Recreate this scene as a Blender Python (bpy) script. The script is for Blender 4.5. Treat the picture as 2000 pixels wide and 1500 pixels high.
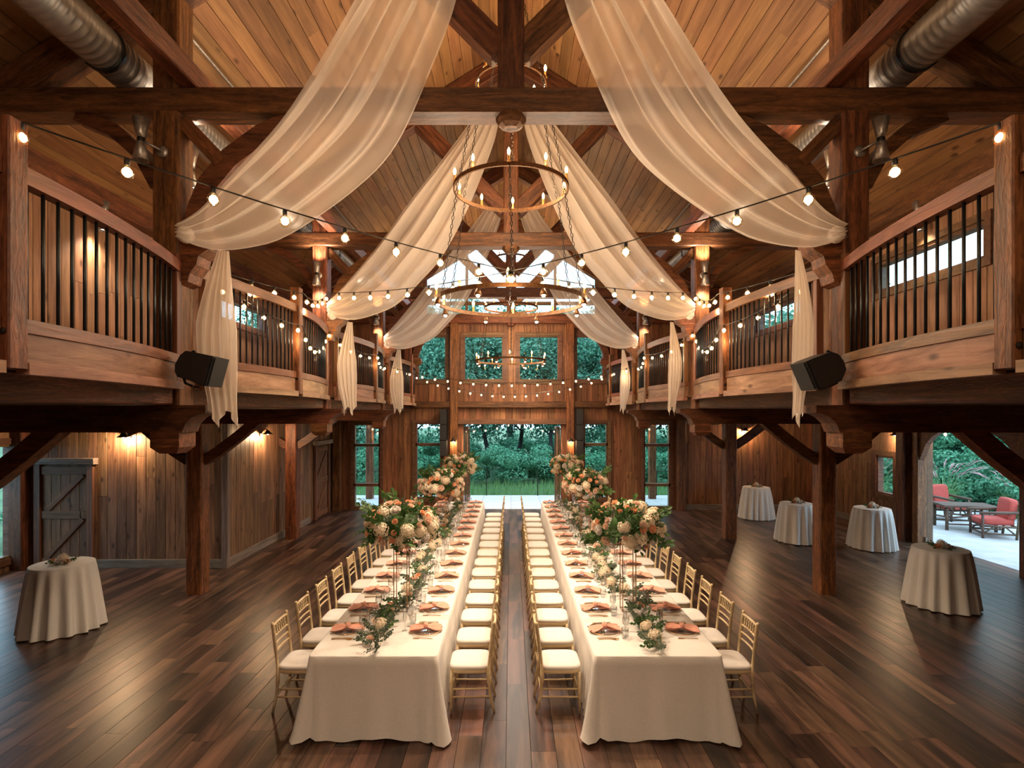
import bpy, bmesh, math, random
from mathutils import Matrix, Vector
random.seed(7)
R = random.Random(11)
PI = math.pi
for o in list(bpy.data.objects): bpy.data.objects.remove(o)
SC = bpy.context.scene
COL = SC.collection

# ------------------------------------------------------------------ camera, sky, exposure
cam = bpy.data.cameras.new('camera'); CAM = bpy.data.objects.new('camera', cam); COL.objects.link(CAM)
CAM.location = (0, 0, 3.05); CAM.rotation_euler = (PI/2, 0, 0)
cam.sensor_width = 36; cam.lens = 1070/2000*36
cam.shift_x = 0.001; cam.shift_y = 0.0285; cam.clip_end = 300
SC.camera = CAM
W = bpy.data.worlds.new('world'); SC.world = W; W.use_nodes = True
bg = W.node_tree.nodes['Background']; bg.inputs[0].default_value = (0.52, 0.77, 1.0, 1); bg.inputs[1].default_value = 3.2
vs = SC.view_settings
vs.view_transform = 'Standard'; vs.look = 'None'; vs.exposure = 0.6; vs.gamma = 1; vs.use_curve_mapping = False
WARM = (1.0, 0.66, 0.36); WARM2 = (1.0, 0.79, 0.575)
cy = SC.cycles; cy.max_bounces = 4; cy.diffuse_bounces = 3; cy.glossy_bounces = 2; cy.transmission_bounces = 3; cy.transparent_max_bounces = 8

# ------------------------------------------------------------------ materials
def new_mat(name):
    m = bpy.data.materials.new(name); m.use_nodes = True
    nt = m.node_tree; nt.nodes.clear()
    return m, nt
def N(nt, t, **kw):
    n = nt.nodes.new(t)
    for k, v in kw.items():
        if k.startswith('i_'): n.inputs[k[2:].replace('_', ' ')].default_value = v
        else: setattr(n, k, v)
    return n
def out(nt, sh):
    o = N(nt, 'ShaderNodeOutputMaterial'); nt.links.new(sh, o.inputs[0])
def ramp(nt, stops):
    r = N(nt, 'ShaderNodeValToRGB'); e = r.color_ramp.elements
    e[0].position, e[0].color = stops[0][0], (*stops[0][1], 1)
    e[1].position, e[1].color = stops[-1][0], (*stops[-1][1], 1)
    for p, c in stops[1:-1]:
        x = e.new(p); x.color = (*c, 1)
    return r
def wood(name, dark, light, vary=.5, hewn=0., knots=0.0, rough=.55, sc=(1.3, 13, 13), bump=.25, spec=.4, hue=.02):
    """grain runs along local X; every object / island gets its own tone"""
    m, nt = new_mat(name); L = nt.links.new
    tc = N(nt, 'ShaderNodeTexCoord'); oi = N(nt, 'ShaderNodeObjectInfo'); ge = N(nt, 'ShaderNodeNewGeometry')
    ad = N(nt, 'ShaderNodeMath', operation='ADD'); L(oi.outputs['Random'], ad.inputs[0]); L(ge.outputs['Random Per Island'], ad.inputs[1])
    fr = N(nt, 'ShaderNodeMath', operation='FRACT'); L(ad.outputs[0], fr.inputs[0])
    mu = N(nt, 'ShaderNodeMath', operation='MULTIPLY'); L(fr.outputs[0], mu.inputs[0]); mu.inputs[1].default_value = 53
    va = N(nt, 'ShaderNodeVectorMath', operation='ADD'); L(tc.outputs['Object'], va.inputs[0]); L(mu.outputs[0], va.inputs[1])
    mp = N(nt, 'ShaderNodeMapping'); mp.inputs['Scale'].default_value = sc; L(va.outputs[0], mp.inputs[0])
    no = N(nt, 'ShaderNodeTexNoise'); no.inputs['Scale'].default_value = 1.0; no.inputs['Detail'].default_value = 5; no.inputs['Roughness'].default_value = .62
    no.inputs['Distortion'].default_value = .6; L(mp.outputs[0], no.inputs[0])
    rp = ramp(nt, [(.34, dark), (.68, light)]); L(no.outputs[0], rp.inputs[0])
    col = rp.outputs[0]
    if knots > 0:
        mk = N(nt, 'ShaderNodeMapping'); mk.inputs['Scale'].default_value = (2.2, 5.0, 5.0); L(va.outputs[0], mk.inputs[0])
        vo = N(nt, 'ShaderNodeTexVoronoi'); vo.inputs['Scale'].default_value = 1.0; L(mk.outputs[0], vo.inputs[0])
        kr = ramp(nt, [(.06, (1, 1, 1)), (.17, (0, 0, 0))]); L(vo.outputs['Distance'], kr.inputs[0])
        km = N(nt, 'ShaderNodeMath', operation='MULTIPLY'); L(kr.outputs[0], km.inputs[0]); km.inputs[1].default_value = knots
        mx = N(nt, 'ShaderNodeMix', data_type='RGBA'); L(km.outputs[0], mx.inputs[0]); L(col, mx.inputs[6])
        mx.inputs[7].default_value = (dark[0]*.3, dark[1]*.25, dark[2]*.22, 1); col = mx.outputs[2]
    height = no.outputs[0]
    if hewn > 0:
        m3 = N(nt, 'ShaderNodeMapping'); m3.inputs['Scale'].default_value = (9, 30, 30); L(va.outputs[0], m3.inputs[0])
        n3 = N(nt, 'ShaderNodeTexNoise'); n3.inputs['Scale'].default_value = 1.0; n3.inputs['Detail'].default_value = 3; n3.inputs['Distortion'].default_value = 1.2; L(m3.outputs[0], n3.inputs[0])
        r3 = ramp(nt, [(.32, (.55, .5, .46)), (.68, (1.35, 1.32, 1.3))]); L(n3.outputs[0], r3.inputs[0])
        x3 = N(nt, 'ShaderNodeMix', data_type='RGBA', blend_type='MULTIPLY'); x3.inputs[0].default_value = hewn; L(col, x3.inputs[6]); L(r3.outputs[0], x3.inputs[7]); col = x3.outputs[2]
        a3 = N(nt, 'ShaderNodeMath', operation='ADD'); L(no.outputs[0], a3.inputs[0]); L(n3.outputs[0], a3.inputs[1]); height = a3.outputs[0]
    hv = N(nt, 'ShaderNodeHueSaturation')
    mr = N(nt, 'ShaderNodeMapRange'); L(fr.outputs[0], mr.inputs[0]); mr.inputs[3].default_value = 1-vary; mr.inputs[4].default_value = 1+vary
    L(mr.outputs[0], hv.inputs['Value'])
    f2 = N(nt, 'ShaderNodeMath', operation='MULTIPLY'); L(fr.outputs[0], f2.inputs[0]); f2.inputs[1].default_value = 7.31
    f3 = N(nt, 'ShaderNodeMath', operation='FRACT'); L(f2.outputs[0], f3.inputs[0])
    mh = N(nt, 'ShaderNodeMapRange'); L(f3.outputs[0], mh.inputs[0]); mh.inputs[3].default_value = .5-hue; mh.inputs[4].default_value = .5+hue
    L(mh.outputs[0], hv.inputs['Hue']); L(col, hv.inputs['Color'])
    b = N(nt, 'ShaderNodeBsdfPrincipled'); L(hv.outputs[0], b.inputs['Base Color'])
    b.inputs['Roughness'].default_value = rough; b.inputs['Specular IOR Level'].default_value = spec
    bu = N(nt, 'ShaderNodeBump'); bu.inputs['Strength'].default_value = bump; bu.inputs['Distance'].default_value = .02
    L(height, bu.inputs['Height']); L(bu.outputs[0], b.inputs['Normal'])
    out(nt, b.outputs[0]); return m
def plain(name, c, rough=.6, metal=0., spec=.5, noise=0., ns=8., bump=0., sheen=0., vary=0.):
    m, nt = new_mat(name); L = nt.links.new
    b = N(nt, 'ShaderNodeBsdfPrincipled'); b.inputs['Roughness'].default_value = rough; b.inputs['Metallic'].default_value = metal
    b.inputs['Specular IOR Level'].default_value = spec
    b.inputs['Sheen Weight'].default_value = sheen
    tc = N(nt, 'ShaderNodeTexCoord'); no = N(nt, 'ShaderNodeTexNoise'); no.inputs['Scale'].default_value = ns; no.inputs['Detail'].default_value = 4
    L(tc.outputs['Object'], no.inputs[0])
    lo = tuple(x*(1-noise) for x in c); hi = tuple(min(1, x*(1+noise)) for x in c)
    rp = ramp(nt, [(.3, lo), (.7, hi)]); L(no.outputs[0], rp.inputs[0])
    oi = N(nt, 'ShaderNodeObjectInfo'); hv = N(nt, 'ShaderNodeHueSaturation')
    mr = N(nt, 'ShaderNodeMapRange'); L(oi.outputs['Random'], mr.inputs[0]); mr.inputs[3].default_value = 1-vary; mr.inputs[4].default_value = 1+vary
    L(mr.outputs[0], hv.inputs['Value']); L(rp.outputs[0], hv.inputs['Color']); L(hv.outputs[0], b.inputs['Base Color'])
    if bump:
        bu = N(nt, 'ShaderNodeBump'); bu.inputs['Strength'].default_value = bump; bu.inputs['Distance'].default_value = .01
        L(no.outputs[0], bu.inputs['Height']); L(bu.outputs[0], b.inputs['Normal'])
    out(nt, b.outputs[0]); return m
def leafmat(name, c, c2, isl=True, trans=.25, ns=.0):
    m, nt = new_mat(name); L = nt.links.new
    ge = N(nt, 'ShaderNodeNewGeometry'); oi = N(nt, 'ShaderNodeObjectInfo')
    ad = N(nt, 'ShaderNodeMath', operation='ADD'); L(oi.outputs['Random'], ad.inputs[0]); L(ge.outputs['Random Per Island'], ad.inputs[1])
    fr = N(nt, 'ShaderNodeMath', operation='FRACT'); L(ad.outputs[0], fr.inputs[0])
    rp = ramp(nt, [(0, c), (1, c2)]); L(fr.outputs[0], rp.inputs[0])
    d = N(nt, 'ShaderNodeBsdfPrincipled'); d.inputs['Roughness'].default_value = .5; d.inputs['Specular IOR Level'].default_value = .3; L(rp.outputs[0], d.inputs['Base Color'])
    t = N(nt, 'ShaderNodeBsdfTranslucent'); L(rp.outputs[0], t.inputs[0])
    mx = N(nt, 'ShaderNodeMixShader'); mx.inputs[0].default_value = trans; L(d.outputs[0], mx.inputs[1]); L(t.outputs[0], mx.inputs[2])
    out(nt, mx.outputs[0]); return m
def glassmat(name, tint=(1, 1, 1), fac=.1, rough=.02):
    m, nt = new_mat(name); L = nt.links.new
    t = N(nt, 'ShaderNodeBsdfTransparent'); t.inputs[0].default_value = (*tint, 1)
    g = N(nt, 'ShaderNodeBsdfGlossy'); g.inputs['Roughness'].default_value = rough
    lw = N(nt, 'ShaderNodeLayerWeight'); lw.inputs[0].default_value = .25
    mr = N(nt, 'ShaderNodeMapRange'); mr.inputs[3].default_value = fac*.35; mr.inputs[4].default_value = min(1, fac*4)
    L(lw.outputs['Facing'], mr.inputs[0])
    mx = N(nt, 'ShaderNodeMixShader'); L(mr.outputs[0], mx.inputs[0]); L(t.outputs[0], mx.inputs[1]); L(g.outputs[0], mx.inputs[2])
    out(nt, mx.outputs[0]); return m
def sheer(name, c, opac=.62):
    m, nt = new_mat(name); L = nt.links.new
    d = N(nt, 'ShaderNodeBsdfDiffuse'); d.inputs[0].default_value = (*c, 1)
    tl = N(nt, 'ShaderNodeBsdfTranslucent'); tl.inputs[0].default_value = (*c, 1)
    m1 = N(nt, 'ShaderNodeMixShader'); m1.inputs[0].default_value = .45; L(d.outputs[0], m1.inputs[1]); L(tl.outputs[0], m1.inputs[2])
    t = N(nt, 'ShaderNodeBsdfTransparent')
    lw = N(nt, 'ShaderNodeLayerWeight'); lw.inputs[0].default_value = .4
    mr = N(nt, 'ShaderNodeMapRange'); mr.inputs[3].default_value = opac; mr.inputs[4].default_value = min(1, opac+.35); L(lw.outputs['Facing'], mr.inputs[0])
    mx = N(nt, 'ShaderNodeMixShader'); L(mr.outputs[0], mx.inputs[0]); L(t.outputs[0], mx.inputs[1]); L(m1.outputs[0], mx.inputs[2])
    out(nt, mx.outputs[0]); return m
def emit(name, c, s):
    m, nt = new_mat(name); e = N(nt, 'ShaderNodeEmission'); e.inputs[0].default_value = (*c, 1); e.inputs[1].default_value = s
    out(nt, e.outputs[0])
    m.cycles.emission_sampling = 'NONE'
    return m
MT = {}
MT['timber'] = wood('hewn timber', (.050, .018, .008), (.195, .072, .027), vary=.22, hewn=.7, rough=.5, sc=(1.6, 16, 16), bump=.3, hue=.012)
MT['post'] = wood('stained post', (.070, .025, .010), (.28, .103, .036), vary=.15, hewn=.8, rough=.5, sc=(1.6, 18, 18), bump=.3, hue=.01)
MT['wallwood'] = wood('knotty wall boards', (.115, .058, .030), (.32, .178, .098), vary=.36, knots=.85, rough=.55, sc=(1.1, 12, 12), bump=.2, hue=.008)
MT['backwood'] = wood('red stained boards', (.13, .050, .022), (.34, .148, .066), vary=.28, knots=.85, rough=.5, sc=(1.1, 12, 12), bump=.2, hue=.008)
MT['galwood'] = wood('gallery boards', (.19, .095, .05), (.40, .22, .125), vary=.2, knots=.85, rough=.5, sc=(1.1, 12, 12), bump=.2, hue=.006)
MT['doorwood'] = wood('brown door boards', (.085, .036, .016), (.23, .105, .048), vary=.2, knots=.8, rough=.6, sc=(1.1, 12, 12), hue=.006)
MT['greywood'] = wood('grey weathered trim', (.13, .10, .085), (.30, .25, .21), vary=.2, rough=.7, sc=(1.4, 20, 20))
MT['roofwood'] = wood('pine ceiling boards', (.15, .070, .027), (.29, .148, .060), vary=.22, knots=.9, rough=.5, sc=(.8, 9, 9), bump=.15, hue=.006)
MT['fascia'] = wood('fascia board', (.19, .095, .052), (.44, .265, .165), vary=.16, knots=.8, rough=.55, sc=(1.1, 11, 11))
MT['rail'] = wood('rail wood', (.115, .045, .018), (.26, .108, .044), vary=.12, rough=.45, sc=(1.2, 16, 16))
MT['frame'] = wood('window frame wood', (.09, .042, .022), (.20, .10, .052), vary=.2, rough=.5, sc=(1.4, 18, 18))
MT['floor'] = wood('dark floor planks', (.020, .0115, .009), (.165, .086, .056), vary=.62, rough=.33, sc=(.75, 7, 7), bump=.06, spec=.55, hue=.014)
MT['sub'] = plain('subfloor', (.06, .045, .035), .8, noise=.2)
MT['dark'] = plain('wall sheathing', (.15, .085, .048), .8, noise=.2)
MT['slab'] = plain('gallery underside boards', (.15, .075, .038), .7, noise=.3)
MT['steel'] = plain('dark steel', (.045, .05, .055), .35, metal=.8, noise=.1)
MT['iron'] = plain('rusted iron', (.16, .075, .03), .5, metal=.6, noise=.4, ns=30)
MT['chain'] = plain('black chain', (.02, .014, .01), .5, metal=.5)
MT['galv'] = plain('galvanised metal', (.42, .40, .38), .38, metal=.85, noise=.25, ns=25)
MT['duct'] = plain('spiral duct metal', (.36, .35, .34), .5, metal=.8, noise=.12)
MT['black'] = plain('black plastic', (.006, .0065, .008), .5, noise=.1)
MT['grille'] = plain('speaker grille', (.018, .018, .019), .6, noise=.2, ns=80)
MT['cloth'] = plain('ivory linen', (.82, .775, .715), .9, noise=.035, ns=60, bump=.1, sheen=.2)
MT['cush'] = plain('ivory cushion', (.82, .77, .72), .85, noise=.03, ns=20, sheen=.2)
MT['gold'] = wood('champagne gold lacquer', (.58, .42, .225), (.78, .62, .38), vary=.06, rough=.38, sc=(2, 20, 20), bump=.05, hue=.004)
MT['brass'] = plain('brushed brass', (.62, .38, .16), .3, metal=.9, noise=.1)
MT['copper'] = plain('copper stand', (.42, .23, .12), .35, metal=.85, noise=.1)
MT['napkin'] = plain('coral pink napkin', (.84, .41, .30), .9, noise=.10, ns=14, sheen=.3, vary=.07)
MT['plate'] = glassmat('clear glass plate', (.97, .97, .97), .30)
MT['glass'] = glassmat('stemware glass', (.97, .98, .98), .2)
MT['pane'] = glassmat('window glass', (.93, .98, .97), .05)
MT['globe'] = glassmat('bulb glass', (1, .93, .8), .12)
MT['fil'] = emit('glowing filament', (1.0, .60, .25), 26)
MT['candle'] = emit('glowing candle bulb', (1.0, .58, .18), 22)
MT['lamp'] = emit('lamp lens', (1.0, .82, .58), 18)
MT['amber'] = plain('candle sleeve', (.55, .28, .07), .5, noise=.2)
MT['drape'] = sheer('sheer chiffon', (.92, .84, .76), .52)
MT['tail'] = sheer('gathered chiffon', (.93, .85, .77), .86)
MT['hyd'] = leafmat('ivory hydrangea', (.86, .70, .50), (.90, .80, .64), trans=.15)
MT['rose'] = leafmat('blush rose', (.88, .58, .43), (.90, .72, .58), trans=.15)
MT['peach'] = leafmat('peach ranunculus', (.86, .40, .20), (.88, .55, .36), trans=.15)
MT['white'] = leafmat('white rose', (.86, .78, .70), (.90, .85, .80), trans=.15)
MT['leaf'] = leafmat('green foliage', (.030, .075, .020), (.085, .17, .045))
MT['euca'] = leafmat('eucalyptus foliage', (.055, .085, .05), (.13, .165, .105))
MT['stem'] = plain('twig', (.09, .07, .04), .8, noise=.2)
MT['tree'] = leafmat('tree foliage', (.05, .165, .10), (.16, .38, .25), trans=.35)
MT['shrub'] = leafmat('shrub foliage', (.05, .20, .10), (.17, .44, .26), trans=.35)
MT['bark'] = plain('dark bark', (.03, .028, .026), .9, noise=.4, ns=6, bump=.4)
MT['grass'] = leafmat('grass blades', (.09, .22, .07), (.24, .42, .16), trans=.3)
MT['plume'] = leafmat('pink grass plume', (.50, .26, .27), (.68, .44, .42), trans=.3)
MT['ground'] = plain('lawn soil', (.06, .12, .045), .9, noise=.4, ns=1.2)
MT['deck'] = plain('pale stone paving', (.52, .50, .48), .8, noise=.12, ns=3)
MT['concrete'] = plain('grey patio paving', (.45, .44, .425), .8, noise=.15, ns=2)
MT['red'] = plain('red outdoor cushion', (.42, .062, .045), .8, noise=.1, ns=10)
MT['teak'] = wood('patio furniture wood', (.06, .035, .022), (.15, .09, .055), vary=.1, rough=.6)

# ------------------------------------------------------------------ mesh helpers
class MB:
    def __init__(s): s.v = []; s.f = []
    def add(s, vs, fs):
        b = len(s.v); s.v += [tuple(v) for v in vs]; s.f += [tuple(b+i for i in f) for f in fs]
    def box(s, x0, x1, y0, y1, z0, z1):
        s.add([(x, y, z) for x in (x0, x1) for y in (y0, y1) for z in (z0, z1)],
              [(0, 1, 3, 2), (4, 6, 7, 5), (0, 4, 5, 1), (2, 3, 7, 6), (0, 2, 6, 4), (1, 5, 7, 3)])
    def tube(s, pts, r, n=8, cap=True):
        pts = [Vector(p) for p in pts]; rs = r if isinstance(r, (list, tuple)) else [r]*len(pts)
        rings = []; up = None
        for i, p in enumerate(pts):
            d = (pts[min(i+1, len(pts)-1)]-pts[max(i-1, 0)]).normalized()
            if up is None: up = Vector((0, 0, 1)) if abs(d.z) < .9 else Vector((1, 0, 0))
            a = d.cross(up).normalized(); c = a.cross(d).normalized(); up = c
            rings.append([p+(a*math.cos(2*PI*k/n)+c*math.sin(2*PI*k/n))*rs[i] for k in range(n)])
        vs = [v for rg in rings for v in rg]; fs = []
        for i in range(len(pts)-1):
            for k in range(n):
                fs.append((i*n+k, i*n+(k+1) % n, (i+1)*n+(k+1) % n, (i+1)*n+k))
        if cap: fs.append(tuple(range(n))[::-1]); fs.append(tuple((len(pts)-1)*n+k for k in range(n)))
        s.add(vs, fs)
    def lathe(s, prof, n=16, c=(0, 0, 0), closed=False):
        vs = [(c[0]+r*math.cos(2*PI*k/n), c[1]+r*math.sin(2*PI*k/n), c[2]+z) for r, z in prof for k in range(n)]
        m = len(prof); fs = []
        for i in range(m if closed else m-1):
            j = (i+1) % m
            for k in range(n): fs.append((i*n+k, i*n+(k+1) % n, j*n+(k+1) % n, j*n+k))
        if not closed:
            if prof[0][0] > 1e-4: fs.append(tuple(range(n))[::-1])
            if prof[-1][0] > 1e-4: fs.append(tuple((m-1)*n+k for k in range(n)))
        s.add(vs, fs)
    def prism(s, poly, axis, a, b):
        """poly: 2-D points; axis 'y' -> (x,z) poly extruded in y ; 'x' -> (y,z) ; 'z' -> (x,y)"""
        def P(p, t): return {'y': (p[0], t, p[1]), 'x': (t, p[0], p[1]), 'z': (p[0], p[1], t)}[axis]
        n = len(poly); s.add([P(p, a) for p in poly]+[P(p, b) for p in poly],
            [tuple(range(n)), tuple(range(2*n-1, n-1, -1))]+[(i, i+n, (i+1) % n+n, (i+1) % n) for i in range(n)])
    def grid(s, fn, nu, nv, wrap=False):
        b = [fn(i/nu, j/nv) for i in range(nu+(0 if wrap else 1)) for j in range(nv+1)]
        m = nu if wrap else nu+1; fs = []
        for i in range(nu):
            i2 = (i+1) % m
            for j in range(nv): fs.append((i*(nv+1)+j, i2*(nv+1)+j, i2*(nv+1)+j+1, i*(nv+1)+j+1))
        s.add(b, fs)
    def sphere(s, c, r, n=10, m=6, sq=(1, 1, 1)):
        s.grid(lambda u, v: (c[0]+sq[0]*r*math.sin(PI*v)*math.cos(2*PI*u), c[1]+sq[1]*r*math.sin(PI*v)*math.sin(2*PI*u), c[2]+sq[2]*r*math.cos(PI*v)), n, m, True)
    def mesh(s, name, mat, smooth=False):
        me = bpy.data.meshes.new(name); me.from_pydata(s.v, [], s.f)
        if mat: me.materials.append(MT[mat] if isinstance(mat, str) else mat)
        if smooth:
            b = bmesh.new(); b.from_mesh(me); bmesh.ops.recalc_face_normals(b, faces=b.faces); b.to_mesh(me); b.free()
            me.polygons.foreach_set('use_smooth', [True]*len(me.polygons))
        me.update(); return me

WM = {}
def link(name, data, mat4=None, parent=None):
    """mat4 is in world space for parts of placed things (parent world matrix is tracked)"""
    o = bpy.data.objects.new(name, data); COL.objects.link(o)
    w = mat4 if mat4 is not None else (WM[parent].copy() if parent is not None else Matrix())
    WM[o] = w
    if parent is not None:
        o.parent = parent; o.matrix_basis = WM[parent].inverted() @ w
    else: o.matrix_basis = w
    return o
def T(x, y, z): return Matrix.Translation((x, y, z))
def RZ(a): return Matrix.Rotation(a, 4, 'Z')
def thing(name, label, cat, mat4=None, group=None):
    o = link(name, None, mat4); o.empty_display_size = .1
    return tag(o, label, cat, group)
def tag(o, label, cat, group=None):
    o['label'] = label; o['category'] = cat
    if group: o['group'] = group
    return o
def struct(name, data, mat4=None, label=None):
    o = link(name, data, mat4); o['kind'] = 'structure'
    if label: o['label'] = label
    return o
def axes(c, x, y):
    x = Vector(x).normalized(); y = Vector(y); y = (y-x*y.dot(x)).normalized(); z = x.cross(y)
    m = Matrix((x, y, z)).transposed().to_4x4(); m.translation = Vector(c); return m
_bm = {}
def beam_mesh(L, w, h, mat, ch=None):
    """chamfered timber, length along local X, centred"""
    L, w, h = round(L, 2), round(w, 3), round(h, 3)
    k = (L, w, h, mat)
    if k not in _bm:
        c = ch if ch is not None else min(w, h)*.07
        a, b = w/2, h/2
        sec = [(-a+c, -b), (a-c, -b), (a, -b+c), (a, b-c), (a-c, b), (-a+c, b), (-a, b-c), (-a, -b+c)]
        m = MB(); m.prism(sec, 'x', -L/2, L/2); _bm[k] = m.mesh('timber', mat)
    return _bm[k]
def plank_mesh(L, w, t, mat):
    L, w, t = round(L, 2), round(w, 3), round(t, 3); k = ('p', L, w, t, mat)
    if k not in _bm:
        m = MB(); c = .0012 if mat == 'floor' else .004; a, b = w/2, t/2
        m.prism([(-a, -b), (a, -b), (a, b-c), (a-c, b), (-a+c, b), (-a, b-c)], 'x', -L/2, L/2); _bm[k] = m.mesh('plank', mat)
    return _bm[k]
def timber(name, p0, p1, w, h, mat, parent, side=None):
    """w is measured along 'side' (default: horizontal), h across it"""
    p0, p1 = Vector(p0), Vector(p1); d = p1-p0
    if side is None: side = Vector((0, 1, 0)) if abs(d.normalized().y) < .7 else Vector((1, 0, 0))
    return link(name, beam_mesh(d.length, w, h, mat), axes((p0+p1)/2, d, side), parent)
def lamp(kind, loc, power, col, r=.04, rot=None, spot=None, blend=.6):
    l = bpy.data.lights.new('light', kind); l.energy = power; l.color = col; l.shadow_soft_size = r
    if spot: l.spot_size = spot; l.spot_blend = blend
    return l
_ln = [0]
def add_lamp(parent, loc, power, col, r=.04, kind='POINT', down=True, spot=None, blend=.7):
    l = lamp(kind, loc, power, col, r, spot=spot, blend=blend)
    m = T(*loc)
    if not down: m = m @ Matrix.Rotation(PI, 4, 'X')
    x, y, z = loc
    seen = y > .1 and 0 <= 998+1070*x/y <= 2000 and 0 <= 807-1070*(z-3.05)/y <= 1500
    _ln[0] += 1
    return link('light' if seen else 'lamp_light_%d_offscreen' % _ln[0], l, m, parent)

SIDE = {-1: 'on the plank-door side', 1: 'on the patio-arch side'}
def roofz(x): return 9.25-.62*abs(x)
BENTS = [5.1, 9.2, 13.25, 17.05]
BAYS = [(1.0, 5.1), (5.1, 9.2), (9.2, 13.25), (13.25, 17.3)]
YB = 17.35

# ------------------------------------------------------------------ floor
def make_floor():
    m = MB(); m.box(-9.8, 9.8, -4.5, YB+.1, -.12, -.02)
    fl = struct('floor', m.mesh('floor', 'sub'), label='dark brown plank floor of the hall')
    pl = []; w = .225; nx = int(19.4/w)
    for i in range(nx+1):
        x = -9.72+w*i+w/2; y = -4.4-R.random()*1.2
        while y < YB:
            L = R.choice([.9, 1.22, 1.22, 1.22, 1.5]); pl.append((x, y, min(L, YB+.04-y) if y+L > YB else L)); y += L
    vis = [p for p in pl if p[1] > 4.6 and abs(p[0]) < 1.0*p[1]]
    vis.sort(key=lambda p: p[1]); near = set(vis[:300])
    mb = MB()
    for p in pl:
        x, y, L = p
        if L < .05: continue
        if p in near:
            link('plank', plank_mesh(L-.004, w-.004, .02, 'floor'), axes((x, y+L/2, -.01), (0, 1, 0), (-1, 0, 0)), fl)
        else:   # local x = world y
            mb.box(y+.002, y+L-.002, -x-w/2+.002, -x+w/2-.002, -.01, .01)
    o = link('plank_field', mb.mesh('plank_field', 'floor'), axes((0, 0, -.01), (0, 1, 0), (-1, 0, 0)), fl); o['kind'] = 'stuff'
make_floor()

# ------------------------------------------------------------------ walls of boards
def board_wall(name, org, u, L, ztop, openings, mat, nrm, z0=0., bw=.19, label=None, boards=True, base=None, thick=.14, urange=None):
    """org: start (x,y); u: unit dir (x,y); ztop: float or f(s); openings: (s0,s1,z0,z1); nrm: (x,y) into the room"""
    zt = ztop if callable(ztop) else (lambda s: ztop)
    cuts = sorted({0, L} | {max(0, min(L, s)) for o in openings for s in o[:2]})
    cols = []
    for a, b in zip(cuts[:-1], cuts[1:]):
        n = max(1, round((b-a)/bw)); cols += [(a+(b-a)*k/n, a+(b-a)*(k+1)/n) for k in range(n)]
    back = MB(); nb = 0; parts = []
    for a, b in cols:
        mid = (a+b)/2; iv = [(z0, min(zt(a), zt(b)))]; ivb = [(z0, zt(mid))]
        for s0, s1, q0, q1 in openings:
            if s0-1e-6 <= mid <= s1+1e-6:
                iv = [r for p, q in iv for r in ((p, min(q, q0)), (max(p, q1), q)) if r[1]-r[0] > .02]
                ivb = [r for p, q in ivb for r in ((p, min(q, q0)), (max(p, q1), q)) if r[1]-r[0] > .02]
        for p, q in ivb:
            P = [(org[0]+u[0]*s-nrm[0]*t, org[1]+u[1]*s-nrm[1]*t) for s, t in ((a, .0), (b, .0), (b, thick), (a, thick))]
            back.add([(x, y, z) for z in (p, q) for x, y in P], [(0, 1, 2, 3), (7, 6, 5, 4), (0, 4, 5, 1), (1, 5, 6, 2), (2, 6, 7, 3), (3, 7, 4, 0)])
        for p, q in iv: parts.append((a, b, p, q))
    w = struct(name, back.mesh(name, 'dark'), label=label)
    for a, b, p, q in parts:
        segs = [(p, q)]
        if q-p > 2.2 and R.random() < .35:
            c = p+(q-p)*R.uniform(.3, .7); segs = [(p, c), (c, q)]
        for p1, q1 in segs:
            s = (a+b)/2; pr = .014+R.random()*.004
            link('plank', plank_mesh(q1-p1-.004, b-a-.006, .022, mat),
                 axes((org[0]+u[0]*s+nrm[0]*pr, org[1]+u[1]*s+nrm[1]*pr, (p1+q1)/2), (0, 0, 1), (u[0], u[1], 0)) if (Vector((0, 0, 1)).cross(Vector((u[0], u[1], 0)))).dot(Vector((nrm[0], nrm[1], 0))) > 0
                 else axes((org[0]+u[0]*s+nrm[0]*pr, org[1]+u[1]*s+nrm[1]*pr, (p1+q1)/2), (0, 0, 1), (-u[0], -u[1], 0)), w)
    return w
# openings
UPW = [(-2.96, -2.04), (-1.50, -.24), (.24, 1.52), (2.05, 2.94)]           # upper windows of the end wall
op_lo = [(-4.98, -4.14, .06, 2.72), (-3.02, -2.2, .35, 2.74), (-1.5, 1.58, 0, 2.70), (2.3, 3.06, .35, 2.74), (4.2, 5.04, .06, 2.72)]
X0 = -5.66
board_wall('wall_end', (X0, YB), (1, 0), 9.72-X0, 3.3, [(a-X0, b-X0, c, d) for a, b, c, d in op_lo], 'backwood', (0, -1), label='red-brown board end wall with the garden doorway')
board_wall('wall_end_upper', (-5.5, YB), (1, 0), 11.0, lambda s: (6.16 if abs(s-5.5) < 2.72 else roofz(s-5.5)), [(a+5.5, b+5.5, 4.08, 5.5) for a, b in UPW], 'backwood', (0, -1), z0=3.3, label='upper board end wall with four square windows')
board_wall('wall_left', (-5.66, 10.85), (0, 1), 6.5, 3.14, [], 'wallwood', (1, 0), label='weathered board wall behind the lower posts')
board_wall('wall_front_left', (-9.72, 10.85), (1, 0), 4.06, 3.14, [], 'wallwood', (0, -1), label='knotty board wall with the rustic plank door')
board_wall('wall_outer_left', (-9.72, -4.4), (0, 1), 15.25, 3.14, [(13.1, 15.05, .25, 2.45)], 'wallwood', (1, 0), bw=.6, label='outer board wall with tall window')
board_wall('wall_right', (9.68, -4.4), (0, 1), 21.75, 3.14, [(14.62, 17.15, 0, 2.62), (18.2, 18.85, .95, 1.95)], 'wallwood', (-1, 0), bw=.2, label='knotty board wall with arched patio opening')
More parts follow.
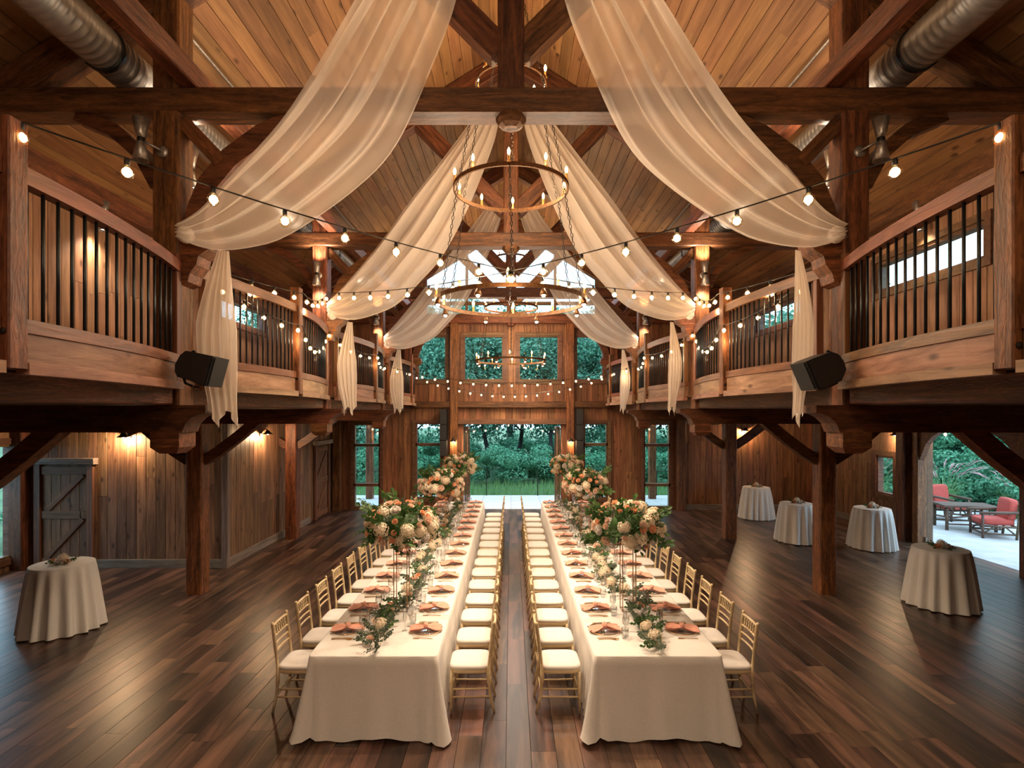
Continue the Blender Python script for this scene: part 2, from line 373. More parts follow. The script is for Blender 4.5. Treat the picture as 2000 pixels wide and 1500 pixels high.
board_wall('wall_gallery_left', (-5.5, -4.4), (0, 1), 21.75, 5.84, [(14.7, 16.6, 4.83, 5.28)], 'galwood', (1, 0), z0=3.3, bw=.2, label='upper gallery board wall on the plank-door side')
board_wall('wall_gallery_right', (5.5, -4.4), (0, 1), 21.75, 5.84, [(10.7, 12.6, 4.83, 5.28), (14.7, 16.6, 4.83, 5.28)], 'galwood', (-1, 0), z0=3.3, bw=.2, label='upper gallery board wall on the patio-arch side')
m = MB(); m.box(-9.8, 9.8, -4.62, -4.5, 0, 3.3); m.box(-5.6, 5.6, -4.62, -4.5, 3.3, 5.84)
m.prism([(-5.6, 5.84), (5.6, 5.84), (0, 9.3)], 'y', -4.62, -4.5); struct('wall_entrance', m.mesh('wall_entrance', 'wallwood'), label='entrance end board wall')

# baseboards
def baseboard(name, p0, p1, parent=None):
    p0, p1 = Vector(p0), Vector(p1); o = link(name, beam_mesh((p1-p0).length, .03, .17, 'greywood'), axes((p0+p1)/2, p1-p0, Vector((0, 0, 1)).cross(p1-p0))); o['kind'] = 'structure'
baseboard('baseboard_front', (-8.28, 10.80, .085), (-5.66, 10.80, .085))
baseboard('baseboard_left', (-5.61, 10.85, .085), (-5.61, 15.3, .085))
baseboard('baseboard_right', (9.63, 12.7, .085), (9.63, 17.3, .085))
baseboard('baseboard_end', (5.2, 17.30, .085), (9.6, 17.30, .085))
o = link('trim_1', beam_mesh(3.1, .12, .12, 'greywood'), axes((-5.63, 10.82, 1.55), (0, 0, 1), (1, 0, 0))); o['kind'] = 'structure'

# ------------------------------------------------------------------ ceiling
def make_roof():
    L = Vector((5.75, -.62*5.75)); ang = math.atan(.62); sl = 5.75/math.cos(ang)
    for s in (-1, 1):
        m = MB()
        P = [(0, roofz(0)+.03), (s*5.75, roofz(5.75)+.03), (s*5.75, roofz(5.75)+.2), (0, roofz(0)+.2)]
        m.prism(P, 'y', -4.6, YB+.9)
        c = struct('ceiling', m.mesh('ceiling', 'dark'), label='pine board ceiling slope '+SIDE[s])
        w = .185; n = int(sl/w)
        xd = Vector((0, 1, 0)); yd = Vector((s*math.cos(ang), 0, -math.sin(ang))); nz = Vector((-s*math.sin(ang), 0, -math.cos(ang)))
        mb = MB()
        for i in range(n):
            t = (i+.5)*w; y = 2.6-R.random()*3.5
            while y < YB:
                Lp = R.choice([2.4, 3.0, 3.6, 4.2]); e = min(y+Lp, YB+.02)
                cpt = Vector((0, 0, roofz(0)))+yd*t; cpt.y = (y+e)/2
                if e-y > .1: link('plank', plank_mesh(round(e-y, 1)-.004, w-.005, .02, 'roofwood'), axes(cpt+nz*(.0-.008), xd, yd if xd.cross(yd).dot(nz) > 0 else -yd), c)
                y += Lp
make_roof()
for s in (-1, 1):
    m = MB(); m.box(min(s*3.35, s*9.75), max(s*3.35, s*9.75), -4.5, YB, 3.13, 3.3)
    for y0, y1 in BAYS:
        ym = (y0+y1)/2; pts = [(s*3.4, y0)]+[(s*(2.83+.30*((y-ym)/2.05)**2), y) for y in [y0+(y1-y0)*k/12 for k in range(13)]]+[(s*3.4, y1)]
        m.prism(pts, 'z', 3.322, 3.36)
    struct('ceiling_aisle', m.mesh('ceiling_aisle', 'slab'), label='gallery floor and dark aisle ceiling '+SIDE[s])

# ------------------------------------------------------------------ timber frames
FR_LAB = ['timber truss frame with black loudspeakers on its hung posts',
          'timber truss frame next behind the loudspeaker frame',
          'timber truss frame in front of the end wall truss',
          'timber truss set against the end wall above the square windows']
def arc_prism(name, pts, wd, mat, y, dy, parent):
    """curved timber in an x-z plane: pts centre line, wd depth"""
    a, b = [], []
    for i, p in enumerate(pts):
        q0, q1 = Vector(pts[max(0, i-1)]), Vector(pts[min(len(pts)-1, i+1)]); d = (q1-q0).normalized(); n = Vector((-d.y, d.x))
        a.append(tuple(Vector(p)+n*wd/2)); b.append(tuple(Vector(p)-n*wd/2))
    m = MB(); k = len(pts)
    vs = [(p[0], yy, p[1]) for yy in (y-dy/2, y+dy/2) for p in a+b]
    fs = []
    for i in range(k-1):
        fs += [(i, i+1, k+i+1, k+i), (2*k+i, 3*k+i, 3*k+i+1, 2*k+i+1), (i, 2*k+i, 2*k+i+1, i+1), (k+i, k+i+1, 3*k+i+1, 3*k+i)]
    fs += [(0, k, 3*k, 2*k), (k-1, 3*k-1, 4*k-1, 2*k-1)]
    m.add(vs, fs)
    return link(name, m.mesh(name, mat), None if parent is None else Matrix(), parent)
for bi, b in enumerate(BENTS):
    yc = b+.125; end = bi == 3
    fr = thing('timber_frame', FR_LAB[bi], 'timber frame', T(0, yc, 0))
    timber('tie_beam', (-5.48, yc, 5.975), (5.48, yc, 5.975), .264, .23, 'timber', fr)
    timber('king_post', (0, yc, 6.08), (0, yc, 9.05), .25, .25, 'timber', fr)
    m = MB(); m.lathe([(.07, -.09), (.12, -.06), (.145, -.02), (.145, .02)], 8, (0, yc, 5.85)); link('pendant', m.mesh('pendant', 'timber'), Matrix(), fr)
    for s in (-1, 1):
        timber('strut', (s*.1, yc, 6.48), (s*1.58, yc, 7.98), .2, .24, 'timber', fr)
        timber('principal_rafter', (s*5.48, yc, roofz(5.48)-.19), (s*.04, yc, roofz(.04)-.19), .22, .30, 'timber', fr)
        pz0 = 2.9 if not end else 3.3
        timber('post', (s*3.22, yc, pz0), (s*3.22, yc, 7.0), .25, .25, 'post', fr)
        arc_prism('arch_brace', [(s*3.02, 4.62), (s*2.97, 4.95), (s*2.86, 5.22), (s*2.66, 5.46), (s*2.36, 5.68), (s*1.95, 5.87)], .19, 'timber', yc+.02, .17, fr)
        timber('brace_strut', (s*3.10, yc, 5.80), (s*2.74, yc, 5.42), .15, .13, 'timber', fr)
        arc_prism('outer_brace', [(s*3.34, 5.2), (s*3.5, 5.5), (s*3.75, 5.72), (s*4.1, 5.87)], .13, 'timber', yc, .14, fr)
        m = MB(); m.prism([(s*3.1, 4.76), (s*2.82, 4.76), (s*2.79, 4.66), (s*2.83, 4.58), (s*2.92, 4.52), (s*2.94, 4.44), (s*3.0, 4.36), (s*3.02, 4.28), (s*3.1, 4.25)], 'y', yc-.11, yc+.11)
        link('corbel', m.mesh('corbel', 'post'), Matrix(), fr)
        if end: continue
        m = MB(); m.prism([(s*2.84, 3.125), (s*9.7, 3.125), (s*9.7, 2.87), (s*3.06, 2.87), (s*3.03, 2.95), (s*2.97, 3.01), (s*2.9, 3.045), (s*2.84, 3.05)], 'y', yc-.132, yc+.132)
        link('floor_beam', m.mesh('floor_beam', 'timber'), Matrix(), fr)
        m = MB(); m.box(s*3.22-.135, s*3.22+.135, yc-.135, yc+.135, 2.73, 2.875)
        m.add([(s*3.22+i*.135, yc+j*.135, 2.73) for i, j in ((-1, -1), (1, -1), (1, 1), (-1, 1))]+[(s*3.22+i*.08, yc+j*.08, 2.67) for i, j in ((-1, -1), (1, -1), (1, 1), (-1, 1))],
              [(0, 1, 5, 4), (1, 2, 6, 5), (2, 3, 7, 6), (3, 0, 4, 7), (4, 5, 6, 7)])
        link('post_pendant', m.mesh('post_pendant', 'post'), Matrix(), fr)
        timber('lower_post', (s*5.33, yc, 0), (s*5.33, yc, 2.88), .27, .27, 'post', fr)
        arc_prism('knee_brace', [(s*5.2, 2.25), (s*4.95, 2.41), (s*4.62, 2.66), (s*4.28, 2.95)], .17, 'timber', yc, .15, fr)
        arc_prism('knee_brace', [(s*5.46, 2.25), (s*5.71, 2.41), (s*6.04, 2.66), (s*6.38, 2.95)], .17, 'timber', yc, .15, fr)
        m = MB()
        for bx, bz in ((-.05, .35), (.05, .25)): m.lathe([(.016, 0), (.016, .012), (.006, .018)], 8)
        bm_ = m.mesh('peg', 'galv')
        for bz in (.28,): link('bolt', bm_, axes((s*5.33-.04, yc-.135, bz), (1, 0, 0), (0, 0, 1)), fr)
# lengthwise timbers
for s in (-1, 1):
    t = tag(timber('plate_beam', (s*3.0, -3.5, 6.19), (s*3.0, 17.3, 6.19), .16, .20, 'timber', None), 'long square beam lying on the truss ties '+SIDE[s], 'beam')
    t = tag(timber('wall_plate', (s*5.38, -4.3, 5.86), (s*5.38, 17.3, 5.86), .2, .26, 'timber', None), 'dark plate beam along the gallery wall head '+SIDE[s], 'beam')
    names = ['under the railing before the loudspeaker frame', 'between the loudspeaker frame and the next frame', 'below the middle gallery railing', 'below the gallery railing beside the end wall']
    for k, (y0, y1) in enumerate(BAYS):
        a = y0+(.262 if k else 0); z = y1-.012
        tag(timber('gallery_girder', (s*3.24, a, 3.222), (s*3.24, z, 3.222), .2, .19, 'timber', None), 'dark gallery girder '+names[k]+', '+SIDE[s][3:], 'beam')
    m = MB()
    prof = []
    y = -3.6; ring = []
    pts = []; rs = []
    while y < 16.6:
        pts += [(s*3.68, y, 6.335), (s*3.68, y+.05, 6.335), (s*3.68, y+.06, 6.335)]; rs += [.185, .185, .193]; y += .075
    m.tube(pts, rs, 24); d = thing('air_duct', 'spiral metal air duct above the truss ties '+SIDE[s], 'duct', T(s*3.68, 0, 6.335))
    link('pipe', m.mesh('pipe', 'duct', True), Matrix(), d)
    m = MB(); m.lathe([(.2, -.03), (.2, .03), (.194, .03), (.194, -.03)], 24, closed=True); bnd = m.mesh('band', 'steel', True)
    for yy in (3.6, 4.95, 7.2, 9.0, 11.2, 13.1, 15.2): link('band', bnd, axes((s*3.68, yy, 6.335), (1, 0, 0), (0, 0, 1)), d)
    m = MB(); m.tube([(s*3.42, -3, roofz(3.42)-.07), (s*3.42, 17, roofz(3.42)-.07)], .018, 8)
    tag(link('conduit', m.mesh('conduit', 'galv', True)), 'thin metal conduit under the ceiling slope '+SIDE[s], 'conduit')

# ------------------------------------------------------------------ gallery balustrades
def bowx(y, y0, y1): return 2.81+.30*((y-(y0+y1)/2)/((y1-y0)/2))**2
def sweep(m, pts, w, z0, z1):
    a, b = [], []
    for i, p in enumerate(pts):
        q = Vector(pts[min(len(pts)-1, i+1)])-Vector(pts[max(0, i-1)]); n = Vector((-q.y, q.x)).normalized()
        a.append(Vector(p)+n*w/2); b.append(Vector(p)-n*w/2)
    k = len(pts); vs = [(p.x, p.y, z) for z in (z0, z1) for p in a+b]; fs = []
    for i in range(k-1): fs += [(i, k+i, k+i+1, i+1), (2*k+i, 2*k+i+1, 3*k+i+1, 3*k+i), (i, i+1, 2*k+i+1, 2*k+i), (k+i, 3*k+i, 3*k+i+1, k+i+1)]
    fs += [(0, 2*k, 3*k, k), (k-1, 2*k-1, 4*k-1, 3*k-1)]
    m.add(vs, fs)
mbar = MB(); mbar.tube([(0, 0, 3.585), (0, 0, 4.37)], .0105, 8); BAR = mbar.mesh('baluster', 'steel', True)
def rotmesh(me):  # grain along world y: put local x on world y
    return me
BAL_LAB = ['bowed gallery railing before the loudspeaker frame', 'bowed gallery railing behind the loudspeaker frame', 'bowed gallery railing of the middle bay', 'bowed gallery railing beside the end wall']
for s in (-1, 1):
    for k, (y0, y1) in enumerate(BAYS):
        ym = (y0+y1)/2
        d = thing('gallery_railing', BAL_LAB[k]+', '+SIDE[s][3:], 'railing', T(s*2.9, ym, 3.3))
        for a, b in ((y0+.25 if k else y0, ym-.07), (ym+.07, y1 if k < 3 else YB-.02)):
            ys = [a+(b-a)*i/8 for i in range(9)]
            # local frame: x along world y so that the grain follows the rail
            FRM = axes((0, 0, 0), (0, 1, 0), (-1, 0, 0))
            def sw(name, off, w, z0, z1, mat):
                m = MB(); sweep(m, [(y, -s*(bowx(y, y0, y1)+off)) for y in ys], w, z0, z1)
                link(name, m.mesh(name, mat), FRM, d)
            sw('top_rail', 0, .085, 4.36, 4.46, 'rail'); sw('bottom_rail', 0, .075, 3.51, 3.59, 'rail')
            sw('fascia_board', 0, .045, 3.34, 3.51, 'fascia'); sw('fascia_board', -.03, .075, 3.27, 3.338, 'fascia')
            n = 17
            for i in range(n):
                y = a+(b-a)*(i+.5)/n
                link('baluster', BAR, T(s*bowx(y, y0, y1), y, 0), d)
        timber('newel_post', (s*2.80, ym, 3.30), (s*2.80, ym, 4.68), .125, .125, 'post', d)
        for zz in (3.42, 3.5):
            mm = MB(); mm.lathe([(.02, 0), (.02, .008), (.008, .014)], 8)
            link('bolt', mm.mesh('bolt', 'chain'), axes((s*2.80+.03*(1 if zz > 3.45 else -1), ym-.062, zz), (1, 0, 0), (0, 0, 1)), d)
        for yy in (y0+.30 if k else y0+.04, y1-.04 if k < 3 else YB-.1):
            timber('end_stile', (s*bowx(yy, y0, y1), yy, 3.34), (s*bowx(yy, y0, y1), yy, 4.52), .07, .07, 'rail', d)

# ------------------------------------------------------------------ windows and doors
wn = [0]
def frame_boxes(m, s0, s1, z0, z1, t, d0, d1, ax):
    for a, b, p, q in ((s0, s0+t, z0, z1), (s1-t, s1, z0, z1), (s0+t, s1-t, z0, z0+t), (s0+t, s1-t, z1-t, z1)):
        if ax == 'y': m.box(a, b, d0, d1, p, q)      # wall facing -y
        else: m.box(d0, d1, a, b, p, q)
def window(s0, s1, z0, z1, pos, ax, sgn, label, trim=.11, bars=(), vb=()):
    """pos: wall face coordinate; sgn: direction into room along the wall normal"""
    wn[0] += 1
    w = link('window_%d' % wn[0], None); w['kind'] = 'structure'; w['label'] = label
    m = MB(); frame_boxes(m, s0-trim, s1+trim, z0-trim, z1+trim, trim, *sorted((pos+sgn*.02, pos+sgn*.065)), ax)
    link('window_trim', m.mesh('window_trim', 'frame'), Matrix(), w)
    m = MB(); frame_boxes(m, s0, s1, z0, z1, .045, *sorted((pos-sgn*.12, pos+sgn*.03)), ax)
    for z in bars:
        if ax == 'y': m.box(s0, s1, *sorted((pos-sgn*.10, pos+sgn*.03)), z-.045, z+.045)
        else: m.box(*sorted((pos-sgn*.10, pos+sgn*.03)), s0, s1, z-.045, z+.045)
    for x in vb:
        if ax == 'y': m.box(x-.04, x+.04, *sorted((pos-sgn*.10, pos+sgn*.03)), z0, z1)
        else: m.box(*sorted((pos-sgn*.10, pos+sgn*.03)), x-.04, x+.04, z0, z1)
    link('window_frame', m.mesh('window_frame', 'frame'), Matrix(), w)
    zs = [z0]+list(bars)+[z1]
    for p, q in zip(zs[:-1], zs[1:]):
        m = MB()
        if ax == 'y': m.box(s0+.03, s1-.03, *sorted((pos-sgn*.05, pos-sgn*.056)), p+.03, q-.03)
        else: m.box(*sorted((pos-sgn*.05, pos-sgn*.056)), s0+.03, s1-.03, p+.03, q-.03)
        link('pane', m.mesh('pane', 'pane'), Matrix(), w)
    return w
for i, (a, b) in enumerate(UPW):
    window(a, b, 4.08, 5.5, YB, 'y', -1, 'square upper window in the end wall, %s from the plank-door side' % ['first', 'second', 'third', 'fourth'][i], .1)
window(-3.02, -2.2, .35, 2.74, YB, 'y', -1, 'tall window beside the garden doorway on the plank-door side', .1, bars=(2.06,))
window(2.3, 3.06, .35, 2.74, YB, 'y', -1, 'tall window beside the garden doorway on the patio-arch side', .1, bars=(2.06,))
for s0, s1, lb in ((-4.98, -4.14, 'plank-door'), (4.2, 5.04, 'patio-arch')):
    window(s0, s1, .06, 2.72, YB, 'y', -1, 'glazed side door with transom, '+lb+' side of end wall', .1, bars=(.78, 2.04))
window(8.7, 10.65, .25, 2.45, -9.72, 'x', 1, 'tall glazed window in the outer wall by the plank door', .12, vb=(9.7,))
window(13.8, 14.45, .95, 1.95, 9.68, 'x', -1, 'small square window beside the patio opening', .13)
window(10.3, 12.2, 4.83, 5.28, -5.5, 'x', 1, 'long transom window in the gallery wall on plank-door side', .09)
window(6.3, 8.2, 4.83, 5.28, 5.5, 'x', -1, 'long bright transom window behind the gallery railing near the loudspeaker', .09)
window(10.3, 12.2, 4.83, 5.28, 5.5, 'x', -1, 'long transom window with trees, middle gallery bay', .09)
# gable glazing
wn[0] += 1
g = link('window_%d' % wn[0], None); g['kind'] = 'structure'; g['label'] = 'glazed gable above the end wall truss'
for s in (-1, 1):
    for a, b in ((.14, 1.36), (1.44, 2.66)):
        m = MB(); m.prism([(s*a, 6.2), (s*b, 6.2), (s*b, roofz(b)-.12), (s*a, roofz(a)-.12)], 'y', YB+.05, YB+.056); link('pane', m.mesh('pane', 'pane'), Matrix(), g)
    m = MB(); m.box(*sorted((s*1.36, s*1.44)), YB-.02, YB+.1, 6.16, roofz(1.4)); link('mullion', m.mesh('mullion', 'frame'), Matrix(), g)
    m = MB(); m.box(*sorted((s*2.66, s*2.76)), YB-.02, YB+.1, 6.16, roofz(2.7)); link('mullion', m.mesh('mullion', 'frame'), Matrix(), g)
m = MB(); m.box(-2.7, 2.7, YB-.03, YB+.1, 6.48, 6.58); m.box(-.14, .14, YB-.02, YB+.1, 6.16, 9.1); m.box(-2.75, 2.75, YB-.03, YB+.1, 6.14, 6.2)
link('mullion', m.mesh('mullion', 'frame'), Matrix(), g)
# end wall trim timbers
tn = [1]
def trim(p0, p1, w, h, mat='timber', lab=None, side=None):
    tn[0] += 1; o = timber('trim_%d' % tn[0], p0, p1, w, h, mat, None, side); o['kind'] = 'structure'
    if lab: o['label'] = lab
trim((-1.79, 17.22, 0), (-1.79, 17.22, 5.86), .24, .24, 'post', 'full height wall post by the garden doorway, plank-door side')
trim((1.86, 17.22, 0), (1.86, 17.22, 5.86), .24, .24, 'post', 'full height wall post by the garden doorway, patio-arch side')
trim((-3.2, 17.24, 3.32), (3.2, 17.24, 3.32), .2, .2, 'timber', 'dark horizontal band beam across the end wall')
trim((-1.66, 17.26, 2.78), (1.73, 17.26, 2.78), .14, .16, 'frame', 'door head over the garden doorway')
for x in (-5.45, 5.33): trim((x, 17.2, 0), (x, 17.2, 3.1), .26, .26, 'timber', 'lower corner post at the end wall')
trim((9.5, 13.2, 0), (9.5, 13.2, 3.1), .26, .3, 'timber', 'dark wall post between patio opening and small window')
trim((9.56, 12.84, 0), (9.56, 12.84, 2.75), .18, .2, 'post', 'patio opening jamb')
trim((9.56, 10.12, 0), (9.56, 10.12, 2.75), .18, .2, 'post', 'patio opening jamb')
trim((9.56, 10.0, 2.72), (9.56, 12.93, 2.72), .2, .2, 'timber', 'patio opening head')
for ya, yb in ((12.75, 11.9), (10.2, 10.9)):
    m = MB(); sg = 1 if yb > ya else -1
    P = [(ya, 2.64), (ya+sg*.62, 2.64), (ya+sg*.4, 2.53), (ya+sg*.2, 2.34), (ya+sg*.09, 2.12), (ya, 1.95)]
    m.prism(P, 'x', 9.5, 9.62); tn[0] += 1; o = struct('trim_%d' % tn[0], m.mesh('arch', 'post'), label='curved arch brace of the patio opening')
trim((-9.6, 10.7, 0), (-9.6, 10.7, 3.1), .22, .26, 'timber', 'dark corner post beside the plank door')
# rustic plank doors
def plank_door(idx, mat4, w, h, label):
    d = link('door_%d' % idx, None, mat4); d['kind'] = 'structure'; d['label'] = label
    n = 5
    for i in range(n): link('plank', plank_mesh(h, w/n-.006, .03, 'doorwood'), mat4 @ axes((-w/2+(i+.5)*w/n, .02, h/2), (0, 0, 1), (-1, 0, 0)), d)
    def brd(p0, p1, wd=.12): link('brace_board', beam_mesh((Vector(p1)-Vector(p0)).length, wd, .03, 'doorwood'), mat4 @ axes((Vector(p0)+Vector(p1))/2, Vector(p1)-Vector(p0), (0, 0, 1) if abs((Vector(p1)-Vector(p0)).normalized().z) < .99 else (1, 0, 0)), d)
    for z in (.12, h*.52, h-.1): brd((-w/2+.02, -.012, z), (w/2-.02, -.012, z), .15)
    for a, b in ((.2, h*.52-.08), (h*.52+.08, h-.18)): brd((-w/2+.1, -.012, a), (w/2-.1, -.012, b), .09)
    link('casing', beam_mesh(h+.05, .12, .05, 'frame'), mat4 @ axes((-w/2-.06, -.03, h/2), (0, 0, 1), (1, 0, 0)), d)
    link('casing', beam_mesh(h+.05, .12, .05, 'frame'), mat4 @ axes((w/2+.06, -.03, h/2), (0, 0, 1), (1, 0, 0)), d)
    link('lintel', beam_mesh(w+.36, .14, .12, 'greywood'), mat4 @ axes((0, -.05, h+.09), (1, 0, 0), (0, 1, 0)), d)
    m = MB(); m.tube([(w/2-.1, -.05, 1.0), (w/2-.1, -.08, 1.02), (w/2-.1, -.08, 1.16), (w/2-.1, -.05, 1.18)], .009, 6); link('door_handle', m.mesh('door_handle', 'chain', True), mat4, d)
plank_door(1, T(-8.78, 10.79, 0), .92, 2.02, 'rustic braced plank door with grey lintel in the knotty board wall')
plank_door(2, T(-5.60, 16.2, 0) @ RZ(PI/2), 1.0, 2.1, 'rustic braced plank door near the end wall corner')
# garden door leaves folded open outward
for s, x in ((-1, -1.46), (1, 1.54)):
    for k in range(2):
        d = link('door_%d' % (3+k+(0 if s < 0 else 2)), None, T(x-s*.07*k, YB+.12, 0)); d['kind'] = 'structure'; d['label'] = 'folded glazed garden door leaf'
        m = MB(); frame_boxes(m, YB+.10, YB+.9, .03, 2.62, .09, x-s*.07*k-.022, x-s*.07*k+.022, 'x'); link('door_frame', m.mesh('door_frame', 'frame'), Matrix(), d)
        m = MB(); m.box(x-s*.07*k-.003, x-s*.07*k+.003, YB+.18, YB+.82, .11, 2.54); link('pane', m.mesh('pane', 'pane'), Matrix(), d)

# ------------------------------------------------------------------ lights of the room
def ringmesh(r, w, h, n=48):
    m = MB(); m.lathe([(r, -h/2), (r+w, -h/2), (r+w, h/2), (r, h/2)], n, closed=True); return m.mesh('ring', 'iron')
m = MB(); m.lathe([(.0, .095), (.012, .075), (.019, .05), (.016, .02), (.008, 0)], 10); CANDLE = m.mesh('candle_bulb', 'candle', True)
m = MB(); m.lathe([(.024, 0), (.03, .005), (.015, .012), (.015, .075), (.012, .08)], 10); SLEEVE = m.mesh('candle_sleeve', 'amber', True)
m = MB(); m.lathe([(.012, 0), (.03, -.03), (.045, -.085), (.04, -.085), (.01, -.02)], 12); DSHADE = m.mesh('down_shade', 'iron', True)
m = MB(); m.sphere((0, 0, -.075), .024, 10, 6); DBULB = m.mesh('down_bulb', 'lamp', True)
def chain_mesh(p0, p1):
    m = MB(); p0, p1 = Vector(p0), Vector(p1); d = p1-p0; n = max(2, int(d.length/.055))
    ax = d.normalized(); a = ax.cross(Vector((0, 1, .01))).normalized(); b = ax.cross(a)
    for i in range(n):
        c = p0+d*(i+.5)/n; sdv = a if i % 2 else b; h = d.length/n*.62
        q = [c+ax*h*.9, c+ax*h*.5+sdv*.013, c-ax*h*.5+sdv*.013, c-ax*h*.9, c-ax*h*.5-sdv*.013, c+ax*h*.5-sdv*.013, c+ax*h*.9]
        m.tube(q, .0045, 4, cap=False)
    return m.mesh('chain', 'chain')
def chandelier(yc, label, power, down=1.9):
    t = thing('wheel_chandelier' if yc > 0 else 'wheel_chandelier_offscreen', label, 'chandelier', T(0, yc, 4.4))
    tiers = [(.455, 7.34, 6), (.742, 5.97, 10), (.976, 4.50, 10)]
    for ti, (r, z, n) in enumerate(tiers):
        link('ring', ringmesh(r-.012, .024, .05 if ti else .045), T(0, yc, z), t)
        for k in range(n):
            a = 2*PI*(k+.5*(ti == 0))/n+.28
            x, y = r*math.cos(a), yc+r*math.sin(a)
            link('candle_sleeve', SLEEVE, T(x, y, z+.02), t); link('candle_bulb', CANDLE, T(x, y, z+.10), t)
            if k % 2 == 0: add_lamp(t, (x, y, z+.225), power*(.2, .45, .7)[ti]*6/n, (WARM, WARM, WARM2)[ti], .03)
        if ti == 2:
            for k in range(8):
                a = 2*PI*k/8+.39; x, y = r*math.cos(a), yc+r*math.sin(a)
                link('down_shade', DSHADE, T(x, y, z-.02), t); link('down_bulb', DBULB, T(x, y, z-.03), t)
                if k % 2: add_lamp(t, (x, y, z-.16), power*down, WARM2, .05, 'SPOT', True, 2.5, 1.0)
        if ti:
            r0, z0 = tiers[ti-1][:2]
            for k in range(6):
                a = 2*PI*k/6+.5
                link('chain', chain_mesh((r0*math.cos(a), yc+r0*math.sin(a), z0), (r*math.cos(a+.05), yc+r*math.sin(a+.05), z)), Matrix(), t)
    for k in range(3):
        a = 2*PI*k/3+.2; link('chain', chain_mesh((.455*math.cos(a), yc+.455*math.sin(a), 7.34), (.03*math.cos(a), yc+.03*math.sin(a), 8.95)), Matrix(), t)
    m = MB(); m.lathe([(.0, 9.0), (.07, 9.0), (.09, 9.14), (.09, 9.2)], 12); link('canopy', m.mesh('canopy', 'iron'), T(0, yc, 0), t)
CH_P = 78
chandelier(7.15, 'three-tier iron ring chandelier between the two nearest trusses', CH_P)
chandelier(15.2, 'three-tier iron ring chandelier hung before the end wall windows', CH_P*.8)
chandelier(-1.0, 'three-tier iron ring chandelier hung in the entrance bay', CH_P*.8)

# string lights
m = MB(); m.lathe([(.0, -.092), (.02, -.088), (.036, -.07), (.043, -.047), (.036, -.022), (.016, -.002)], 12); GLOBE = m.mesh('bulb', 'globe', True)
m = MB(); m.sphere((0, 0, -.047), .029, 10, 6); FIL = m.mesh('filament', 'fil', True)
m = MB(); m.lathe([(.0, .04), (.012, .04), (.017, .03), (.017, -.006), (.0, -.006)], 10); SOCK = m.mesh('socket', 'black', True)
def strand(label, pts, sag, spacing, sc=1.0, power=0, every=3):
    """pts: anchor points; sag: per span"""
    t = thing('string_lights', label, 'string lights', T(*pts[0]))
    path = []
    for (p, q, sg) in zip(pts[:-1], pts[1:], sag):
        p, q = Vector(p), Vector(q)
        for i in range(24):
            u = i/24; v = p.lerp(q, u); v.z -= sg*4*u*(1-u); path.append(v)
    path.append(Vector(pts[-1]))
    m = MB(); m.tube(path, .006, 5); link('cable', m.mesh('cable', 'black'), Matrix(), t)
    acc = spacing*.06; n = 1
    for a, b in zip(path[:-1], path[1:]):
        L = (b-a).length
        while acc < L:
            p = a.lerp(b, acc/L); M_ = T(p.x, p.y, p.z-.04*sc) @ Matrix.Scale(sc, 4)
            link('socket', SOCK, M_, t); g_ = link('bulb', GLOBE, M_, t); link('filament', FIL, M_, g_)
            if power and n % every == 0: add_lamp(t, (p.x, p.y, p.z-.2), power, WARM, .04)
            n += 1; acc += spacing
        acc -= L
    return t
for s in (-1, 1):
    S = SIDE[s][3:]; S2 = SIDE[-s][3:]
    strand('globe string lights crossing the hall from the near railing on '+S, [(s*2.77, 3.05, 4.685), (-s*3.05, 9.12, 5.06)], [.27], .50, 1.0, 4, 3)
    strand('globe string lights from loudspeaker post along gallery rail top, '+S, [(s*3.06, 5.3, 4.5), (s*2.72, 7.2, 4.62), (s*3.05, 9.12, 5.06)], [.02, .12], .42, .85, 3, 3)
    strand('globe string lights looped low along middle gallery railing, '+S, [(s*3.06, 5.35, 4.5), (s*2.70, 7.08, 4.18), (s*3.06, 9.15, 4.42)], [.10, .28], .34, .8, 3, 3)
    strand('globe string lights along far gallery railing, '+S, [(s*3.04, 9.14, 4.42), (s*2.70, 11.1, 4.24), (s*3.06, 13.2, 4.2)], [.12, .12], .40, .8, 2.5, 3)
    strand('short porch string lights behind the glazed side door, '+S, [(s*5.05, 19.47, 2.735), (s*4.2, 19.5, 2.735)], [.36], .22, .8, 3, 3)
strand('globe string lights swagged across the hall under the third truss', [(-3.06, 13.2, 4.2), (3.06, 13.2, 4.2)], [.42], .31, .8, 2.5, 4)
strand('globe string lights swagged lowest before the end wall', [(-3.2, 15.2, 4.35), (3.2, 15.2, 4.35)], [.78], .31, .8, 2.5, 4)
strand('porch string lights under the beam outside the garden doorway', [(-3.0, 19.6, 2.738), (0.06, 19.6, 2.738), (3.1, 19.6, 2.738)], [.27, .27], .42, .9, 4, 3)
strand('patio string lights above the red patio chairs', [(9.82, 13.2, 2.75), (10.6, 11.4, 2.62), (11.6, 9.6, 2.7)], [.08, .1], .55, 1.0, 6, 2)

